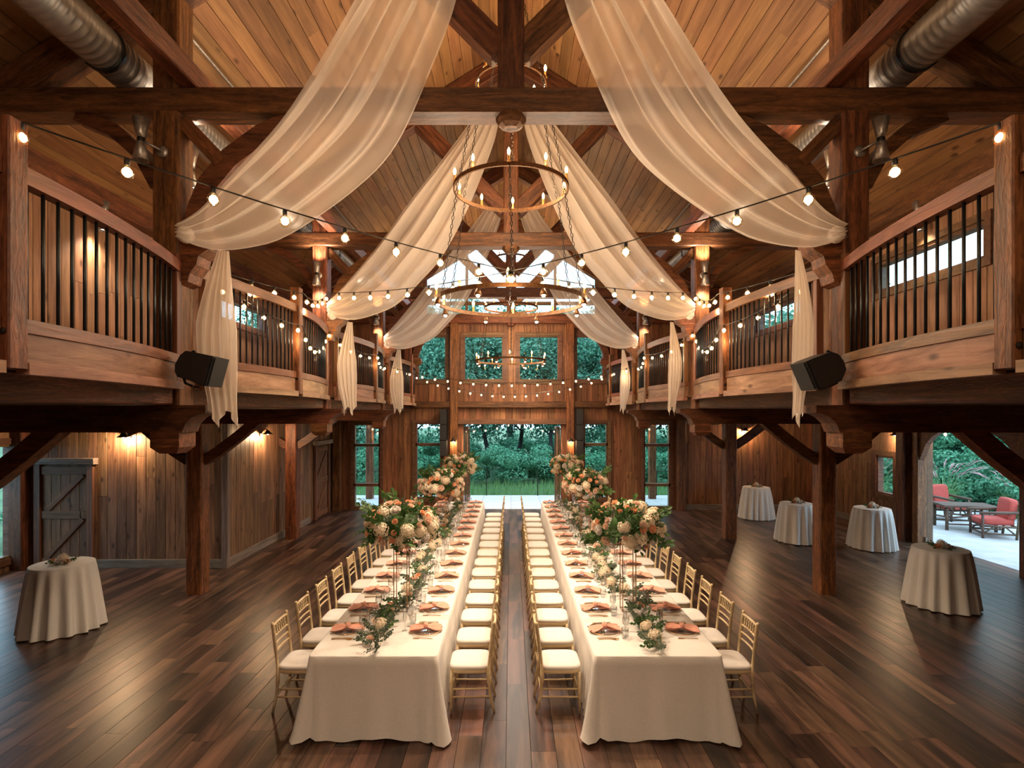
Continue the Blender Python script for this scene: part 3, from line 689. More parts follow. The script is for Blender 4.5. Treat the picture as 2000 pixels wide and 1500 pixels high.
# hourglass sconces on the posts
m = MB(); m.lathe([(.038, .0), (.045, .04), (.072, .17), (.066, .17), (.034, .01)], 16); CUP = m.mesh('cup', 'galv', True)
m = MB(); m.lathe([(.055, 0), (.055, .018), (.02, .026), (.0, .026)], 14); PLATE_ = m.mesh('wall_plate_disc', 'galv', True)
m = MB(); m.lathe([(.0, 0), (.03, 0), (.03, .01), (.0, .01)], 12); LENS = m.mesh('lens', 'lamp')
def sconce(label, p, off, power, wall=(0, -1, 0), up=True, on=True):
    """p: mounting point; off: offset of the cups from it"""
    t = thing('hourglass_sconce', label, 'wall lamp', T(*p))
    c = Vector(p)+Vector(off)
    z = Vector(wall); x = Vector((0, 0, 1)); link('wall_disc', PLATE_, axes(p, x.cross(z) if abs(z.z) < .9 else x, z.cross(x.cross(z))) , t)
    m = MB(); mid = Vector(p)+Vector(wall)*.06; m.tube([Vector(p), mid, (mid+c)/2, c], .012, 6); link('arm', m.mesh('arm', 'galv', True), Matrix(), t)
    m = MB(); m.lathe([(.028, -.03), (.034, 0), (.028, .03)], 12); link('collar', m.mesh('collar', 'chain', True), T(*c), t)
    link('cup', CUP, T(c.x, c.y, c.z+.02), t); link('cup', CUP, T(c.x, c.y, c.z-.02) @ Matrix.Rotation(PI, 4, 'X'), t)
    if on:
        link('lens', LENS, T(c.x, c.y, c.z-.17), t)
        add_lamp(t, (c.x, c.y, c.z-.21), power, WARM2, .04, 'SPOT', True, 2.2, .9)
        if up: add_lamp(t, (c.x, c.y, c.z+.21), power, WARM2, .04, 'SPOT', False, 2.2, .9)
for s in (-1, 1):
    S = SIDE[s]
    sconce('galvanised hourglass sconce on the loudspeaker post '+S, (s*3.24, 5.1, 5.48), (s*.13, -.11, .06), 30, on=False)
    sconce('lit hourglass sconce on the post next behind the loudspeaker '+S, (s*3.22, 9.2, 5.36), (0, -.12, 0), 60)
    sconce('lit hourglass sconce on the third hung post '+S, (s*3.22, 13.25, 5.36), (0, -.12, 0), 55)
    sconce('lit hourglass sconce on loudspeaker post back '+S, (s*3.22, 5.35, 5.48), (-s*.02, .12, .0), 60, wall=(0, 1, 0))
    for yy, nm in ((7.15, 'second'), (11.2, 'third')):
        sconce('gallery wall lamp in the %s gallery bay %s' % (nm, S), (s*5.46, yy, 5.62), (-s*.14, 0, 0), 60 if s < 0 else 42, wall=(-s, 0, 0), up=False)
# barn lamps on the lower walls
m = MB(); m.lathe([(.02, .09), (.035, .08), (.05, .05), (.12, .0), (.115, .0), (.04, .045)], 16); BSH = m.mesh('lamp_shade', 'chain', True)
m = MB(); m.sphere((0, 0, 0), .028, 10, 6); BBU = m.mesh('lamp_bulb', 'lamp', True); BBO = m.mesh('unlit_bulb', 'globe', True)
def barn(label, p, nrm, power, on=True):
    t = thing('barn_lamp', label, 'wall lamp', T(*p))
    n = Vector(nrm); c = Vector(p)+n*.16
    m = MB(); m.tube([Vector(p), Vector(p)+n*.02+Vector((0, 0, .05)), Vector(p)+n*.10+Vector((0, 0, .12)), c+Vector((0, 0, .085))], .012, 6); link('arm', m.mesh('arm', 'chain', True), Matrix(), t)
    link('wall_disc', PLATE_, axes(p, Vector((0, 0, 1)).cross(n), n.cross(Vector((0, 0, 1)).cross(n))), t)
    link('lamp_shade', BSH, T(*c), t); link('lamp_bulb', BBU if on else BBO, T(c.x, c.y, c.z+.012), t)
    if on: add_lamp(t, (c.x, c.y, c.z-.05), power, WARM, .035)
barn('small barn lamp lighting the knotty wall beside the plank door', (-7.55, 10.82, 2.58), (0, -1, 0), 60)
barn('small barn lamp on the weathered wall behind the lower posts', (-5.62, 12.3, 2.58), (1, 0, 0), 42)
barn('small unlit barn lamp above the plank door near the end wall', (-5.62, 16.2, 2.62), (1, 0, 0), 0, False)
barn('small barn lamp above the small square window', (9.65, 13.55, 2.5), (-1, 0, 0), 36)
barn('small barn lamp on end wall behind the cocktail tables', (7.35, 17.32, 2.5), (0, -1, 0), 36)
for s, x in ((-1, -1.79), (1, 1.86)): barn('small barn lamp on doorway wall post '+SIDE[s], (x, 17.10, 2.18), (0, -1, 0), 14)
# recessed aisle lights
m = MB(); m.lathe([(.06, 0), (.06, .012), (.045, .012), (.04, .0)], 16, closed=True); RCR = m.mesh('trim_ring', 'galv')
for x, lb in ((-7.37, 'before the plank door wall'), (3.47, 'beside the hung post on the patio-arch side')):
    t = thing('downlight', 'small round downlight under the floor beam '+lb, 'ceiling light', T(x, 9.325, 2.85))
    link('trim_ring', RCR, T(x, 9.325, 2.858), t); link('lens', LENS, T(x, 9.325, 2.861), t)
    add_lamp(t, (x, 9.325, 2.83), 32 if x < 0 else 20, WARM2, .05, 'SPOT', True, 2.5, 1.0)
# loudspeakers
def loudspeaker(s):
    if s > 0: P = [(2.58, 3.50), (2.66, 3.535), (2.805, 3.587), (2.866, 3.57), (2.915, 3.51), (2.94, 3.434), (2.90, 3.337), (2.82, 3.295), (2.73, 3.258), (2.685, 3.258)]
    else: P = [(-2.606, 3.545), (-2.73, 3.575), (-2.85, 3.598), (-2.90, 3.56), (-2.945, 3.478), (-2.945, 3.41), (-2.923, 3.369), (-2.80, 3.33), (-2.70, 3.288), (-2.676, 3.286)]
    c = Vector((s*2.8, 4.95, 3.42)); t = thing('loudspeaker', 'black angled loudspeaker bracketed to the hung post '+SIDE[s], 'loudspeaker', T(*c))
    m = MB(); m.prism(P, 'y', 4.80, 5.07)
    if s: m2 = [(c.x+(p[0]-c.x)*.9, c.z+(p[1]-c.z)*.9) for p in P]; m.prism(m2, 'y', 4.782, 4.80)
    link('cabinet', m.mesh('cabinet', 'black'), Matrix(), t)
    a, b = Vector((P[0][0], 0, P[0][1])), Vector((P[-1][0], 0, P[-1][1])); d = (b-a).normalized(); n = Vector((-s, 0, 0)); n = (n-d*n.dot(d)).normalized()
    link('grille', beam_mesh((b-a).length*.94, .23, .012, 'black'), axes((a+b)/2+n*.005+Vector((0, 4.935, 0)), d, (0, 1, 0)), t)
    m = MB(); m.tube([(s*2.84, 4.93, 3.61), (s*2.955, 4.93, 3.56), (s*2.965, 4.93, 3.44), (s*2.93, 4.93, 3.32), (s*2.86, 4.93, 3.29)], .012, 6); m.tube([(s*2.965, 4.93, 3.44), (s*2.98, 5.06, 3.44), (s*3.0, 5.17, 3.44), (s*3.10, 5.21, 3.44)], .02, 8)
    link('bracket', m.mesh('bracket', 'black'), Matrix(), t)
for s in (-1, 1): loudspeaker(s)
for s in (-1, 1):
    x = -2.10 if s < 0 else 2.13
    t = thing('line_array', 'tall black column loudspeaker beside the garden doorway '+SIDE[s], 'loudspeaker', T(x, 17.05, 1.7))
    for k in range(3):
        m = MB(); m.prism([(-.105, -.10), (.105, -.10), (.13, .05), (.10, .12), (-.10, .12), (-.13, .05)], 'z', 1.72+k*.49, 2.20+k*.49)
        link('cabinet', m.mesh('cabinet', 'black'), T(x, 17.05, 0), t)
        m = MB(); m.box(-.095, .095, -.108, -.10, 1.74+k*.49, 2.18+k*.49); link('grille', m.mesh('grille', 'grille'), T(x, 17.05, 0), t)
    m = MB(); m.box(-.02, .02, .1, .2, 2.5, 2.9); link('bracket', m.mesh('bracket', 'black'), T(x, 17.05, 0), t)

# ------------------------------------------------------------------ sheer drapes
OUT1 = [(-.62, 8.15), (-1.05, 7.35), (-1.40, 6.71), (-1.985, 5.76), (-2.48, 5.21), (-2.80, 4.88), (-3.02, 4.76)]
IN1 = [(-.28, 8.15), (-.38, 7.3), (-.51, 6.71), (-.716, 6.16), (-1.03, 5.48), (-1.40, 5.08), (-1.99, 4.67), (-2.35, 4.55), (-2.71, 4.53), (-3.02, 4.63)]
OUT2 = [(-.5, 8.15), (-.70, 7.81), (-1.19, 7.16), (-1.65, 6.57), (-2.03, 6.04), (-2.33, 5.65), (-2.74, 5.17), (-3.04, 4.87)]
IN2 = [(-.18, 8.15), (-.22, 7.80), (-.34, 7.37), (-.70, 6.46), (-1.12, 5.65), (-1.5, 5.19), (-1.8, 4.88), (-2.09, 4.71), (-2.54, 4.58), (-2.88, 4.62), (-3.04, 4.74)]
def resample(P, n):
    d = [0]
    for a, b in zip(P[:-1], P[1:]): d.append(d[-1]+math.dist(a, b))
    outp = []
    for i in range(n+1):
        t = d[-1]*i/n; k = 0
        while k < len(d)-2 and d[k+1] < t: k += 1
        u = (t-d[k])/(d[k+1]-d[k])
        p0, p1, p2, p3 = P[max(0, k-1)], P[k], P[k+1], P[min(len(P)-1, k+2)]
        outp.append(tuple(.5*((2*p1[j])+(-p0[j]+p2[j])*u+(2*p0[j]-5*p1[j]+4*p2[j]-p3[j])*u*u+(-p0[j]+3*p1[j]-3*p2[j]+p3[j])*u**3) for j in (0, 1)))
    return outp
DR_LAB = ['large sheer swag drape tied to the loudspeaker post', 'sheer swag drape tied to the post behind the loudspeaker', 'far sheer swag drape tied to the third hung post']
for s in (-1, 1):
    for k, b in enumerate(BENTS[:3]):
        O, I = (OUT1, IN1) if k == 0 else (OUT2, IN2)
        n = 48; o_ = resample(O, n); i_ = resample(I, n); ph = R.random()*6
        y0 = b-.16
        def f(u, v):
            j = round(v*n); a = o_[j]; c = i_[j]; e = math.sin(PI*min(1, v*1.02))**.6
            w_ = u+.012*math.sin(u*37+ph)*e
            x = a[0]+(c[0]-a[0])*w_; z = a[1]+(c[1]-a[1])*w_
            y = y0-.10*e*math.sin(PI*u)+(.075*math.sin(u*27+ph+1.6*v)+.03*math.sin(u*52+ph*2-3*v)+.03*math.sin(u*13+4*v))*(.35+.65*e)
            return (-s*x if s > 0 else x, y-.05*e, z)
        t = thing('sheer_drape', DR_LAB[k]+' '+SIDE[s], 'drape', T(s*3.0, b, 4.6))
        m = MB(); m.grid(f, 72, n); link('swag', m.mesh('swag', 'drape', True), Matrix(), t)
        # gathered tail
        L = (4.60, 2.90 if k == 0 else 3.0); x0 = s*2.90; yt = b+.12
        def g2(u, v):
            wv = .05+.14*min(1, v*2.2)-.03*max(0, v-.75)*4*(.5+.5*math.sin(ph))
            xx = (u-.5)*2*wv; zz = L[0]+(L[1]-L[0])*(v*(1-.10*abs(math.sin(u*5+ph))))
            sm = lambda q: (lambda w: w*w*(3-2*w))(max(0, min(1, q)))
            return (s*(2.735+.055*math.sin(PI*min(1, v*1.05)))+xx*(.75-.25*sm((v-.6)/.35)), yt+xx*.5+.03*math.sin(u*30+ph+v)*min(1, v*3+.3), zz)
        m = MB(); m.grid(g2, 36, 24); link('tail', m.mesh('tail', 'tail', True), Matrix(), t)
        m = MB(); m.sphere((s*2.97, b-.10, 4.68), .07, 12, 8, (1, 1.2, 1.1)); link('gather_knot', m.mesh('gather_knot', 'tail', True), Matrix(), t)

# ------------------------------------------------------------------ banquet tables and cloths
TB = {-1: (-1.905, -.69), 1: (.78, 1.99)}
TY0, TL, TH = 5.13, 1.795, .762
ORD = ['first', 'second', 'third', 'fourth', 'fifth', 'sixth', 'seventh', 'eighth', 'ninth', 'tenth', 'eleventh', 'twelfth', 'thirteenth', 'fourteenth']
def cloth(x0, x1, y0, y1, front, back, seed):
    rr = random.Random(seed); m = MB(); rad = .045; pts = []
    def seg(ax, ay, bx, by, nx, ny, n):
        for i in range(n): u = (i+.5)/n; pts.append((ax+(bx-ax)*u, ay+(by-ay)*u, nx, ny))
    def corner(cx, cy, a0):
        for i in range(7): a = a0+PI/2*i/6; pts.append((cx+rad*math.cos(a), cy+rad*math.sin(a), math.cos(a), math.sin(a)))
    seg(x0+rad, y0, x1-rad, y0, 0, -1, 26); corner(x1-rad, y0+rad, -PI/2)
    seg(x1, y0+rad, x1, y1-rad, 1, 0, 44); corner(x1-rad, y1-rad, 0)
    seg(x1-rad, y1, x0+rad, y1, 0, 1, 10); corner(x0+rad, y1-rad, PI/2)
    seg(x0, y1-rad, x0, y0+rad, -1, 0, 44); corner(x0+rad, y0+rad, PI)
    n = len(pts); rows = 9; ph = rr.random()*6
    vs = []
    for j in range(rows+1):
        v = j/rows
        for i, (x, y, nx, ny) in enumerate(pts):
            cor = abs(nx*ny)*2
            side = abs(nx) > .7
            fl = (.035 if side else (.075 if (front and ny < 0) else .012))+cor*(.16 if (front and ny < 0) else .02)
            if side: wave = .014*math.sin(y*46+ph)+.009*math.sin(y*83+ph*2)
            elif front and ny < -.5: ed = abs(x)/((x1-x0)/2); wave = .014*math.sin(x*11+ph)+.010*math.sin(x*23+1.3*ph)+.045*ed**6*math.sin(x*38+ph)
            else: wave = 0
            o = (fl*v**1.1+wave*v**.8*(1-cor)); z = TH+.004-(TH-.012)*v
            if j == 0: z = TH+.006
            if front and ny < -.4 and v > .95: z += .012+.02*math.sin(x*9+ph)
            vs.append((x+nx*o, y+(ny*o if front and ny < 0 else 0), z))
    fs = [(j*n+i, (j+1)*n+i, (j+1)*n+(i+1) % n, j*n+(i+1) % n) for j in range(rows) for i in range(n)]
    m.add(vs, fs)
    # slightly domed top edge
    top = [(x-nx*.012, y-ny*.012, TH+.010) for x, y, nx, ny in pts]
    b = len(m.v); m.v += top; m.f += [(b+i, i, (i+1) % n, b+(i+1) % n) for i in range(n)]; m.f.append(tuple(b+i for i in range(n)))
    return m
for s in (-1, 1):
    xa, xb = TB[s]
    for k in range(5):
        y0 = TY0+k*TL; y1 = y0+TL; yc = (y0+y1)/2; xc = (xa+xb)/2
        lab = '%s table from the garden doorway, row on the %s' % (ORD[4-k], SIDE[s][7:])
        t = thing('banquet_table', 'banquet table under its cloth, '+lab, 'table', T(xc, yc, 0))
        m = MB(); m.box(xa+.02-xc, xb-.02-xc, y0+.02-yc, y1-.02-yc, TH-.04, TH-.002); link('tabletop', m.mesh('tabletop', 'teak'), T(xc, yc, 0), t)
        for i in (-1, 1):
            for j in (-1, 1):
                m = MB(); m.tube([(i*.45, j*.7, 0), (i*.45, j*.7, TH-.03)], .016, 8); link('leg', m.mesh('leg', 'steel'), T(xc, yc, 0), t)
        m = cloth(xa-xc, xb-xc, y0-yc+.004, y1-yc-.004, k == 0, k == 4, 10*k+s)
        tag(link('tablecloth', m.mesh('tablecloth', 'cloth', True), T(xc, yc, 0)), 'floor-length ivory cloth, '+lab, 'tablecloth', 'banquet tablecloths')

# ------------------------------------------------------------------ chiavari chairs
def bamboo(p0, p1, r, nodes=3, bulge=1.28, n=8):
    m = MB(); p0, p1 = Vector(p0), Vector(p1); L = (p1-p0).length; st = [(0, r)]
    for i in range(nodes):
        u = (i+.7)/(nodes+.4); e = .012/L
        st += [(u-e, r), (u-e*.4, r*bulge), (u+e*.4, r*bulge), (u+e, r)]
    st.append((1, r)); m.tube([p0.lerp(p1, u) for u, _ in st], [q for _, q in st], n); return m
def bent(pts, rs, n=8):
    m = MB(); m.tube(pts, rs, n); return m
class Proto:
    """parts of a thing in local space: (name, mesh, children)"""
    def __init__(s): s.parts = []
    def add(s, name, mesh, sub=(), mat4=None): s.parts.append((name, mesh, mat4 or Matrix(), sub)); return s
    def place(s, name, label, cat, mat4, group=None):
        t = thing(name, label, cat, mat4, group)
        for n_, me, lm, sub in s.parts:
            p = link(n_, me, mat4 @ lm, t)
            for sn, sm, slm in sub: link(sn, sm, mat4 @ slm, p)
        return t
def chair_proto():
    P = Proto(); g = 'gold'; SH = .43
    for j in (-1, 1):
        m = bent([(.185, j*.185, 0), (.183, j*.185, .2), (.18, j*.183, .205), (.18, j*.183, SH)], [.012, .0155, .019, .0155]); P.add('leg', m.mesh('leg', g, True))
        m = bent([(-.255, j*.165, 0), (-.215, j*.172, .16), (-.20, j*.175, .30), (-.198, j*.176, .305), (-.195, j*.176, .44), (-.195, j*.176, .445), (-.215, j*.176, .62), (-.216, j*.176, .625), (-.25, j*.176, .90), (-.252, j*.176, .905), (-.254, j*.176, .925)],
                 [.012, .0155, .0155, .02, .021, .016, .0155, .019, .0145, .018, .012]); P.add('back_leg', m.mesh('back_leg', g, True))
    def sq(rx, ry, z, n=28, e=5.0):
        o = []
        for i in range(n):
            a = 2*PI*i/n; c, s_ = math.cos(a), math.sin(a)
            o.append((rx*math.copysign(abs(c)**(2/e), c), ry*math.copysign(abs(s_)**(2/e), s_), z))
        return o
    def stack(rings):
        m = MB(); n = len(rings[0]); m.add([p for r in rings for p in r], [(j*n+i, j*n+(i+1) % n, (j+1)*n+(i+1) % n, (j+1)*n+i) for j in range(len(rings)-1) for i in range(n)]+[tuple(range(n))[::-1], tuple((len(rings)-1)*n+i for i in range(n))]); return m
    P.add('seat_frame', stack([sq(.195, .197, SH-.02), sq(.203, .205, SH-.01), sq(.203, .205, SH+.012), sq(.195, .197, SH+.02)]).mesh('seat_frame', g, True))
    P.add('cushion', stack([sq(.196, .20, SH+.02), sq(.206, .21, SH+.032), sq(.204, .208, SH+.052), sq(.18, .185, SH+.064), sq(.10, .10, SH+.068)]).mesh('cushion', 'cush', True))
    def xb(z): return -.195-.055*(z-.445)/.46
    for z, nm, r in ((.885, 'top_rail', .014), (.775, 'back_rail', .011), (.70, 'back_rail', .0105), (.63, 'back_rail', .0105)):
        m = bent([(xb(z), -.176, z), (xb(z)-.012, -.06, z), (xb(z)-.012, .06, z), (xb(z), .176, z)], [r]*4); P.add(nm, m.mesh(nm, g, True))
    for i in range(6):
        y = -.125+.05*i; m = bamboo((xb(.775)-.009, y, .775), (xb(.885)-.009, y, .885), .0075, 2, 1.35, 6); P.add('spindle', m.mesh('spindle', g, True))
    for z in (.17, .25):
        for j in (-1, 1):
            m = bamboo((.183, j*.184, z), (-.21, j*.174, z), .009, 2, 1.3, 6); P.add('stretcher', m.mesh('stretcher', g, True))
    for x, z in ((.183, .21), (-.205, .21)):
        m = bamboo((x, -.18, z), (x, .18, z), .009, 2, 1.3, 6); P.add('stretcher', m.mesh('stretcher', g, True))
    return P
CHAIR = chair_proto()
CY = [5.74+.6275*i for i in range(14)]
ROWS = []
for s in (-1, 1):
    xa, xb_ = TB[s]
    inner, outer = (xb_, xa) if s < 0 else (xa, xb_)
    ROWS += [(s, 'aisle', inner, -s, ), (s, 'outer', outer, s)]
for s, nm, edge, dr in ROWS:          # dr: direction from table edge to chair along x
    for i, y in enumerate(CY):
        x = edge+dr*(.262+R.uniform(0, .012))
        lab = 'gold bamboo-style chair, %s side of the %s table row, %s from the garden doorway' % (nm, SIDE[s][7:-5], ORD[13-i])
        CHAIR.place('chiavari_chair', lab, 'chair', T(x, y+R.uniform(-.012, .012), 0) @ RZ((0 if dr < 0 else PI)+R.uniform(-.03, .03)), 'gold banquet chairs')

# ------------------------------------------------------------------ place settings
m = MB(); m.lathe([(.0, .002), (.10, .003), (.125, .010), (.165, .016), (.165, .019), (.12, .014), (.09, .007), (.0, .006)], 28); PL = m.mesh('bowl', 'plate', True)
m = MB(); m.lathe([(.162, .015), (.168, .015), (.168, .021), (.162, .021)], 28, closed=True); RIM = m.mesh('gold_rim', 'brass', True)
def napkin_mesh(seed):
    rr = random.Random(seed); ph = rr.random()*6; m = MB()
    def f(u, v):
        t = u*2-1; w = .018+.062*min(1, abs(t)*1.7)**.8
        x = t*.165+.01*math.sin(v*9+ph); y = (v-.5)*2*w+.012*math.sin(t*4+ph)
        z = .030+.020*(1-abs(t))+.012*math.sin(v*17+ph+t*2)*min(1, abs(t)*2+.2)-.008*abs(t)
        return (x, y, z)
    m.grid(f, 18, 12)
    def f2(u, v):
        t = u*2-1; w = .018+.062*min(1, abs(t)*1.7)**.8
        return (t*.165, (v-.5)*2*w*.9, .020)
    m.grid(f2, 10, 4); return m.mesh('cloth', 'napkin', True)
def knot_mesh():
    m = MB()
    def f(u, v):
        a = 2*PI*u; b = 2*PI*v; r = .022+.004*math.sin(3*a+2*b)
        return ((.020+r*.55*math.cos(b))*math.cos(a)*.8, (.026+r*.75*math.cos(b))*math.sin(a), .058+r*math.sin(b)*.9)
    m.grid(f, 14, 8, True); return m.mesh('knot', 'napkin', True)
NAPS = [napkin_mesh(i) for i in range(4)]; KNOT = knot_mesh()
def strip(pts, th=.002):
    m = MB(); k = len(pts)
    m.add([(x, s_*w, z+d) for d in (0, th) for x, w, z in pts for s_ in (-1, 1)],
          [(2*i, 2*i+2, 2*i+3, 2*i+1) for i in range(k-1)]+[(2*k+2*i, 2*k+2*i+1, 2*k+2*i+3, 2*k+2*i+2) for i in range(k-1)]+[(2*i, 2*k+2*i, 2*k+2*i+2, 2*i+2) for i in range(k-1)]+[(2*i+1, 2*i+3, 2*k+2*i+3, 2*k+2*i+1) for i in range(k-1)]+[(0, 1, 2*k+1, 2*k), (2*k-2, 4*k-2, 4*k-1, 2*k-1)])
    return m
KNIFE = strip([(-.11, .004, .002), (-.10, .008, .003), (-.02, .006, .005), (0, .005, .004), (.02, .010, .003), (.09, .010, .002), (.115, .002, .002)]).mesh('knife', 'brass')
FORK = strip([(-.10, .007, .002), (-.06, .005, .004), (.03, .004, .006), (.05, .011, .004), (.07, .012, .003), (.10, .011, .004)])
FORK = FORK.mesh('fork', 'brass')
SPOON = strip([(-.10, .007, .002), (-.05, .004, .005), (.04, .004, .005), (.06, .014, .002), (.08, .017, .001), (.10, .012, .003), (.108, .003, .004)]).mesh('spoon', 'brass')
m = MB(); m.lathe([(.034, 0), (.034, .003), (.006, .007), (.004, .03), (.004, .085), (.012, .095), (.034, .125), (.038, .155), (.032, .20), (.0305, .20), (.036, .155), (.031, .126), (.0, .098)], 14); WINE = m.mesh('wine_glass', 'glass', True)
m = MB(); m.lathe([(.03, 0), (.03, .003), (.005, .007), (.0035, .03), (.0035, .07), (.012, .09), (.021, .14), (.020, .225), (.0188, .225), (.0195, .14), (.0, .085)], 12); FLUTE = m.mesh('champagne_flute', 'glass', True)
m = MB(); m.lathe([(.030, 0), (.034, .004), (.038, .05), (.037, .105), (.0355, .105), (.036, .05), (.031, .01), (.0, .008)], 14); TUMB = m.mesh('water_tumbler', 'glass', True)
SEAT_T = {}
for s, nm, edge, dr in ROWS:
    for i, y in enumerate(CY):
        z = TH+.0105; rot = RZ((0 if dr < 0 else PI)); cx = edge-dr*.20
        wh = '%s side of %s row, %s setting from garden doorway' % (nm, SIDE[s][7:-5], ORD[13-i])
        B = T(cx, y, z) @ rot
        t = thing('glass_charger', 'clear glass plate with gold rim, '+wh, 'plate', B, 'glass plates at the place settings')
        link('bowl', PL, B, t); link('gold_rim', RIM, B, t)
        B2 = T(cx, y, z+.004) @ rot @ RZ(R.uniform(-.25, .25))
        t = thing('napkin', 'coral knotted napkin, '+wh, 'napkin', B2, 'coral napkins at the place settings')
        link('cloth', NAPS[R.randrange(4)], B2, t); link('knot', KNOT, B2, t)
        for nme, me, off in (('fork', FORK, .205), ('knife', KNIFE, -.20), ('spoon', SPOON, -.232)):
            tag(link(nme, me, B @ T(0, off, .0) @ RZ(R.uniform(-.04, .04))), 'gold %s, %s' % (nme, wh), nme, 'gold flatware')
        for nme, me, ox, oy in (('wine_glass', WINE, .19, -.12), ('champagne_flute', FLUTE, .215, .0), ('water_tumbler', TUMB, .17, -.205)):
            tag(link(nme, me, B @ T(ox+R.uniform(-.01, .01), oy+R.uniform(-.01, .01), .0)), 'clear %s, %s' % (nme.replace('_', ' '), wh), 'glass', 'stemware on the banquet tables')

# ------------------------------------------------------------------ flowers
def petal(m, base, dirv, up, ln, wd, curl):
    dirv = Vector(dirv).normalized(); up = Vector(up).normalized(); side = dirv.cross(up).normalized(); b = Vector(base)
    P = []
    for i, (u, w) in enumerate(((0, .35), (.45, 1.0), (.85, .85), (1.0, .35))):
        c = b+dirv*ln*u+up*curl*ln*u*u
        P += [c-side*wd*w, c+up*wd*.12*(-1 if u > .5 else 1), c+side*wd*w]
    m.add(P, [(3*i+j, 3*i+j+1, 3*i+j+4, 3*i+j+3) for i in range(3) for j in range(2)])
def rose_mesh(mat, seed, r=.05):
    rr = random.Random(seed); m = MB(); m.sphere((0, 0, r*.35), r*.42, 8, 6)
    for ring, (n, tilt, ln, wd) in enumerate(((4, 1.25, .75, .42), (5, .95, .95, .55), (6, .6, 1.05, .62), (6, .25, 1.1, .62))):
        for k in range(n):
            a = 2*PI*k/n+ring*.6+rr.uniform(-.15, .15); ca, sa = math.cos(a), math.sin(a)
            d = Vector((ca*math.cos(tilt), sa*math.cos(tilt), math.sin(tilt))); u = Vector((-ca*math.sin(tilt), -sa*math.sin(tilt), math.cos(tilt)))
            petal(m, (ca*r*.08, sa*r*.08, -r*.05*ring), d, u, r*ln, r*wd, .28)
    return m.mesh('rose', mat, True)
def hyd_mesh(mat, seed, r=.075):
    rr = random.Random(seed); m = MB(); m.sphere((0, 0, 0), r*.72, 10, 7)
    n = 60
    for i in range(n):
        z = 1-1.75*(i+.5)/n; rad = math.sqrt(max(0, 1-z*z)); a = i*2.39996
        nrm = Vector((rad*math.cos(a), rad*math.sin(a), z)); x = nrm.cross(Vector((.3, .2, 1))).normalized(); y = nrm.cross(x)
        c = nrm*r*rr.uniform(.82, 1.10); q = r*.29; ph = rr.random()*3
        for k in range(4):
            e = (x*math.cos(ph+k*PI/2)+y*math.sin(ph+k*PI/2)); g_ = nrm.cross(e)
            m.add([c, c+e*q*.55+g_*q*.36+nrm*.004, c+e*q+nrm*.002, c+e*q*.55-g_*q*.36+nrm*.004], [(0, 1, 2, 3)])
    return m.mesh('hydrangea', mat)
def leaf(m, b, d, up, ln, wd, fold=.25):
    b = Vector(b); d = Vector(d).normalized(); up = Vector(up); s_ = d.cross(up)
    if s_.length < .05: s_ = d.cross(Vector((1, .3, 0)))
    s_.normalize(); n = s_.cross(d)
    c0, c1, c2 = b, b+d*ln*.5-n*ln*.05, b+d*ln-n*ln*.18
    m.add([c0, c1-s_*wd+n*wd*fold, c1, c1+s_*wd+n*wd*fold, c2, b+d*ln*.8-s_*wd*.6-n*ln*.08, b+d*ln*.8+s_*wd*.6-n*ln*.08], [(0, 1, 2), (0, 2, 3), (1, 5, 4, 2), (2, 4, 6, 3)])
def sprig_mesh(mat, seed, ln=.2, n=9, lw=.022, ll=.07):
    rr = random.Random(seed); m = MB(); bend = rr.uniform(-.4, .4)
    P = [Vector((ln*u, bend*ln*u*u, .03*math.sin(u*3))) for u in (0, .35, .7, 1)]
    m.tube(P, [.0035, .003, .002, .001], 4)
    for i in range(n):
        u = .2+.8*i/n; b = Vector((ln*u, bend*ln*u*u, .03*math.sin(u*3))); a = (1 if i % 2 else -1)*rr.uniform(.6, 1.1)
        leaf(m, b, (math.cos(a), math.sin(a), rr.uniform(-.35, .45)), (rr.uniform(-.4, .4), rr.uniform(-.4, .4), 1), ll*rr.uniform(.75, 1.2), lw*rr.uniform(.8, 1.15))
    leaf(m, P[-1], (1, bend, 0), (0, .3, 1), ll, lw)
    return m.mesh('leaf_sprig', mat)
HYD = [hyd_mesh('hyd', i) for i in range(2)]; ROSE = [rose_mesh('rose', i) for i in range(2)]; PEACH = [rose_mesh('peach', 5+i, .042) for i in range(2)]; WHT = [rose_mesh('white', 9, .052)]
SPR = [sprig_mesh('leaf', i, .20, 9) for i in range(4)]; EUC = [sprig_mesh('euca', 20+i, .19, 11, .021, .045) for i in range(4)]
BIG = [sprig_mesh('leaf', 40+i, .26, 11, .026, .075) for i in range(3)]
def orient(p, nrm, spin=0, sc=1.0):
    n = Vector(nrm).normalized(); x = n.orthogonal().normalized(); y = n.cross(x)
    m = Matrix((x, y, n)).transposed().to_4x4(); m.translation = Vector(p); return m @ RZ(spin) @ Matrix.Scale(sc, 4)
def point_dir(p, d, spin, sc=1.0):
    d = Vector(d).normalized(); y = d.orthogonal().normalized(); z = d.cross(y); m = Matrix((d, y, z)).transposed().to_4x4(); m.translation = Vector(p)
    return m @ Matrix.Rotation(spin, 4, 'X') @ Matrix.Scale(sc, 4)
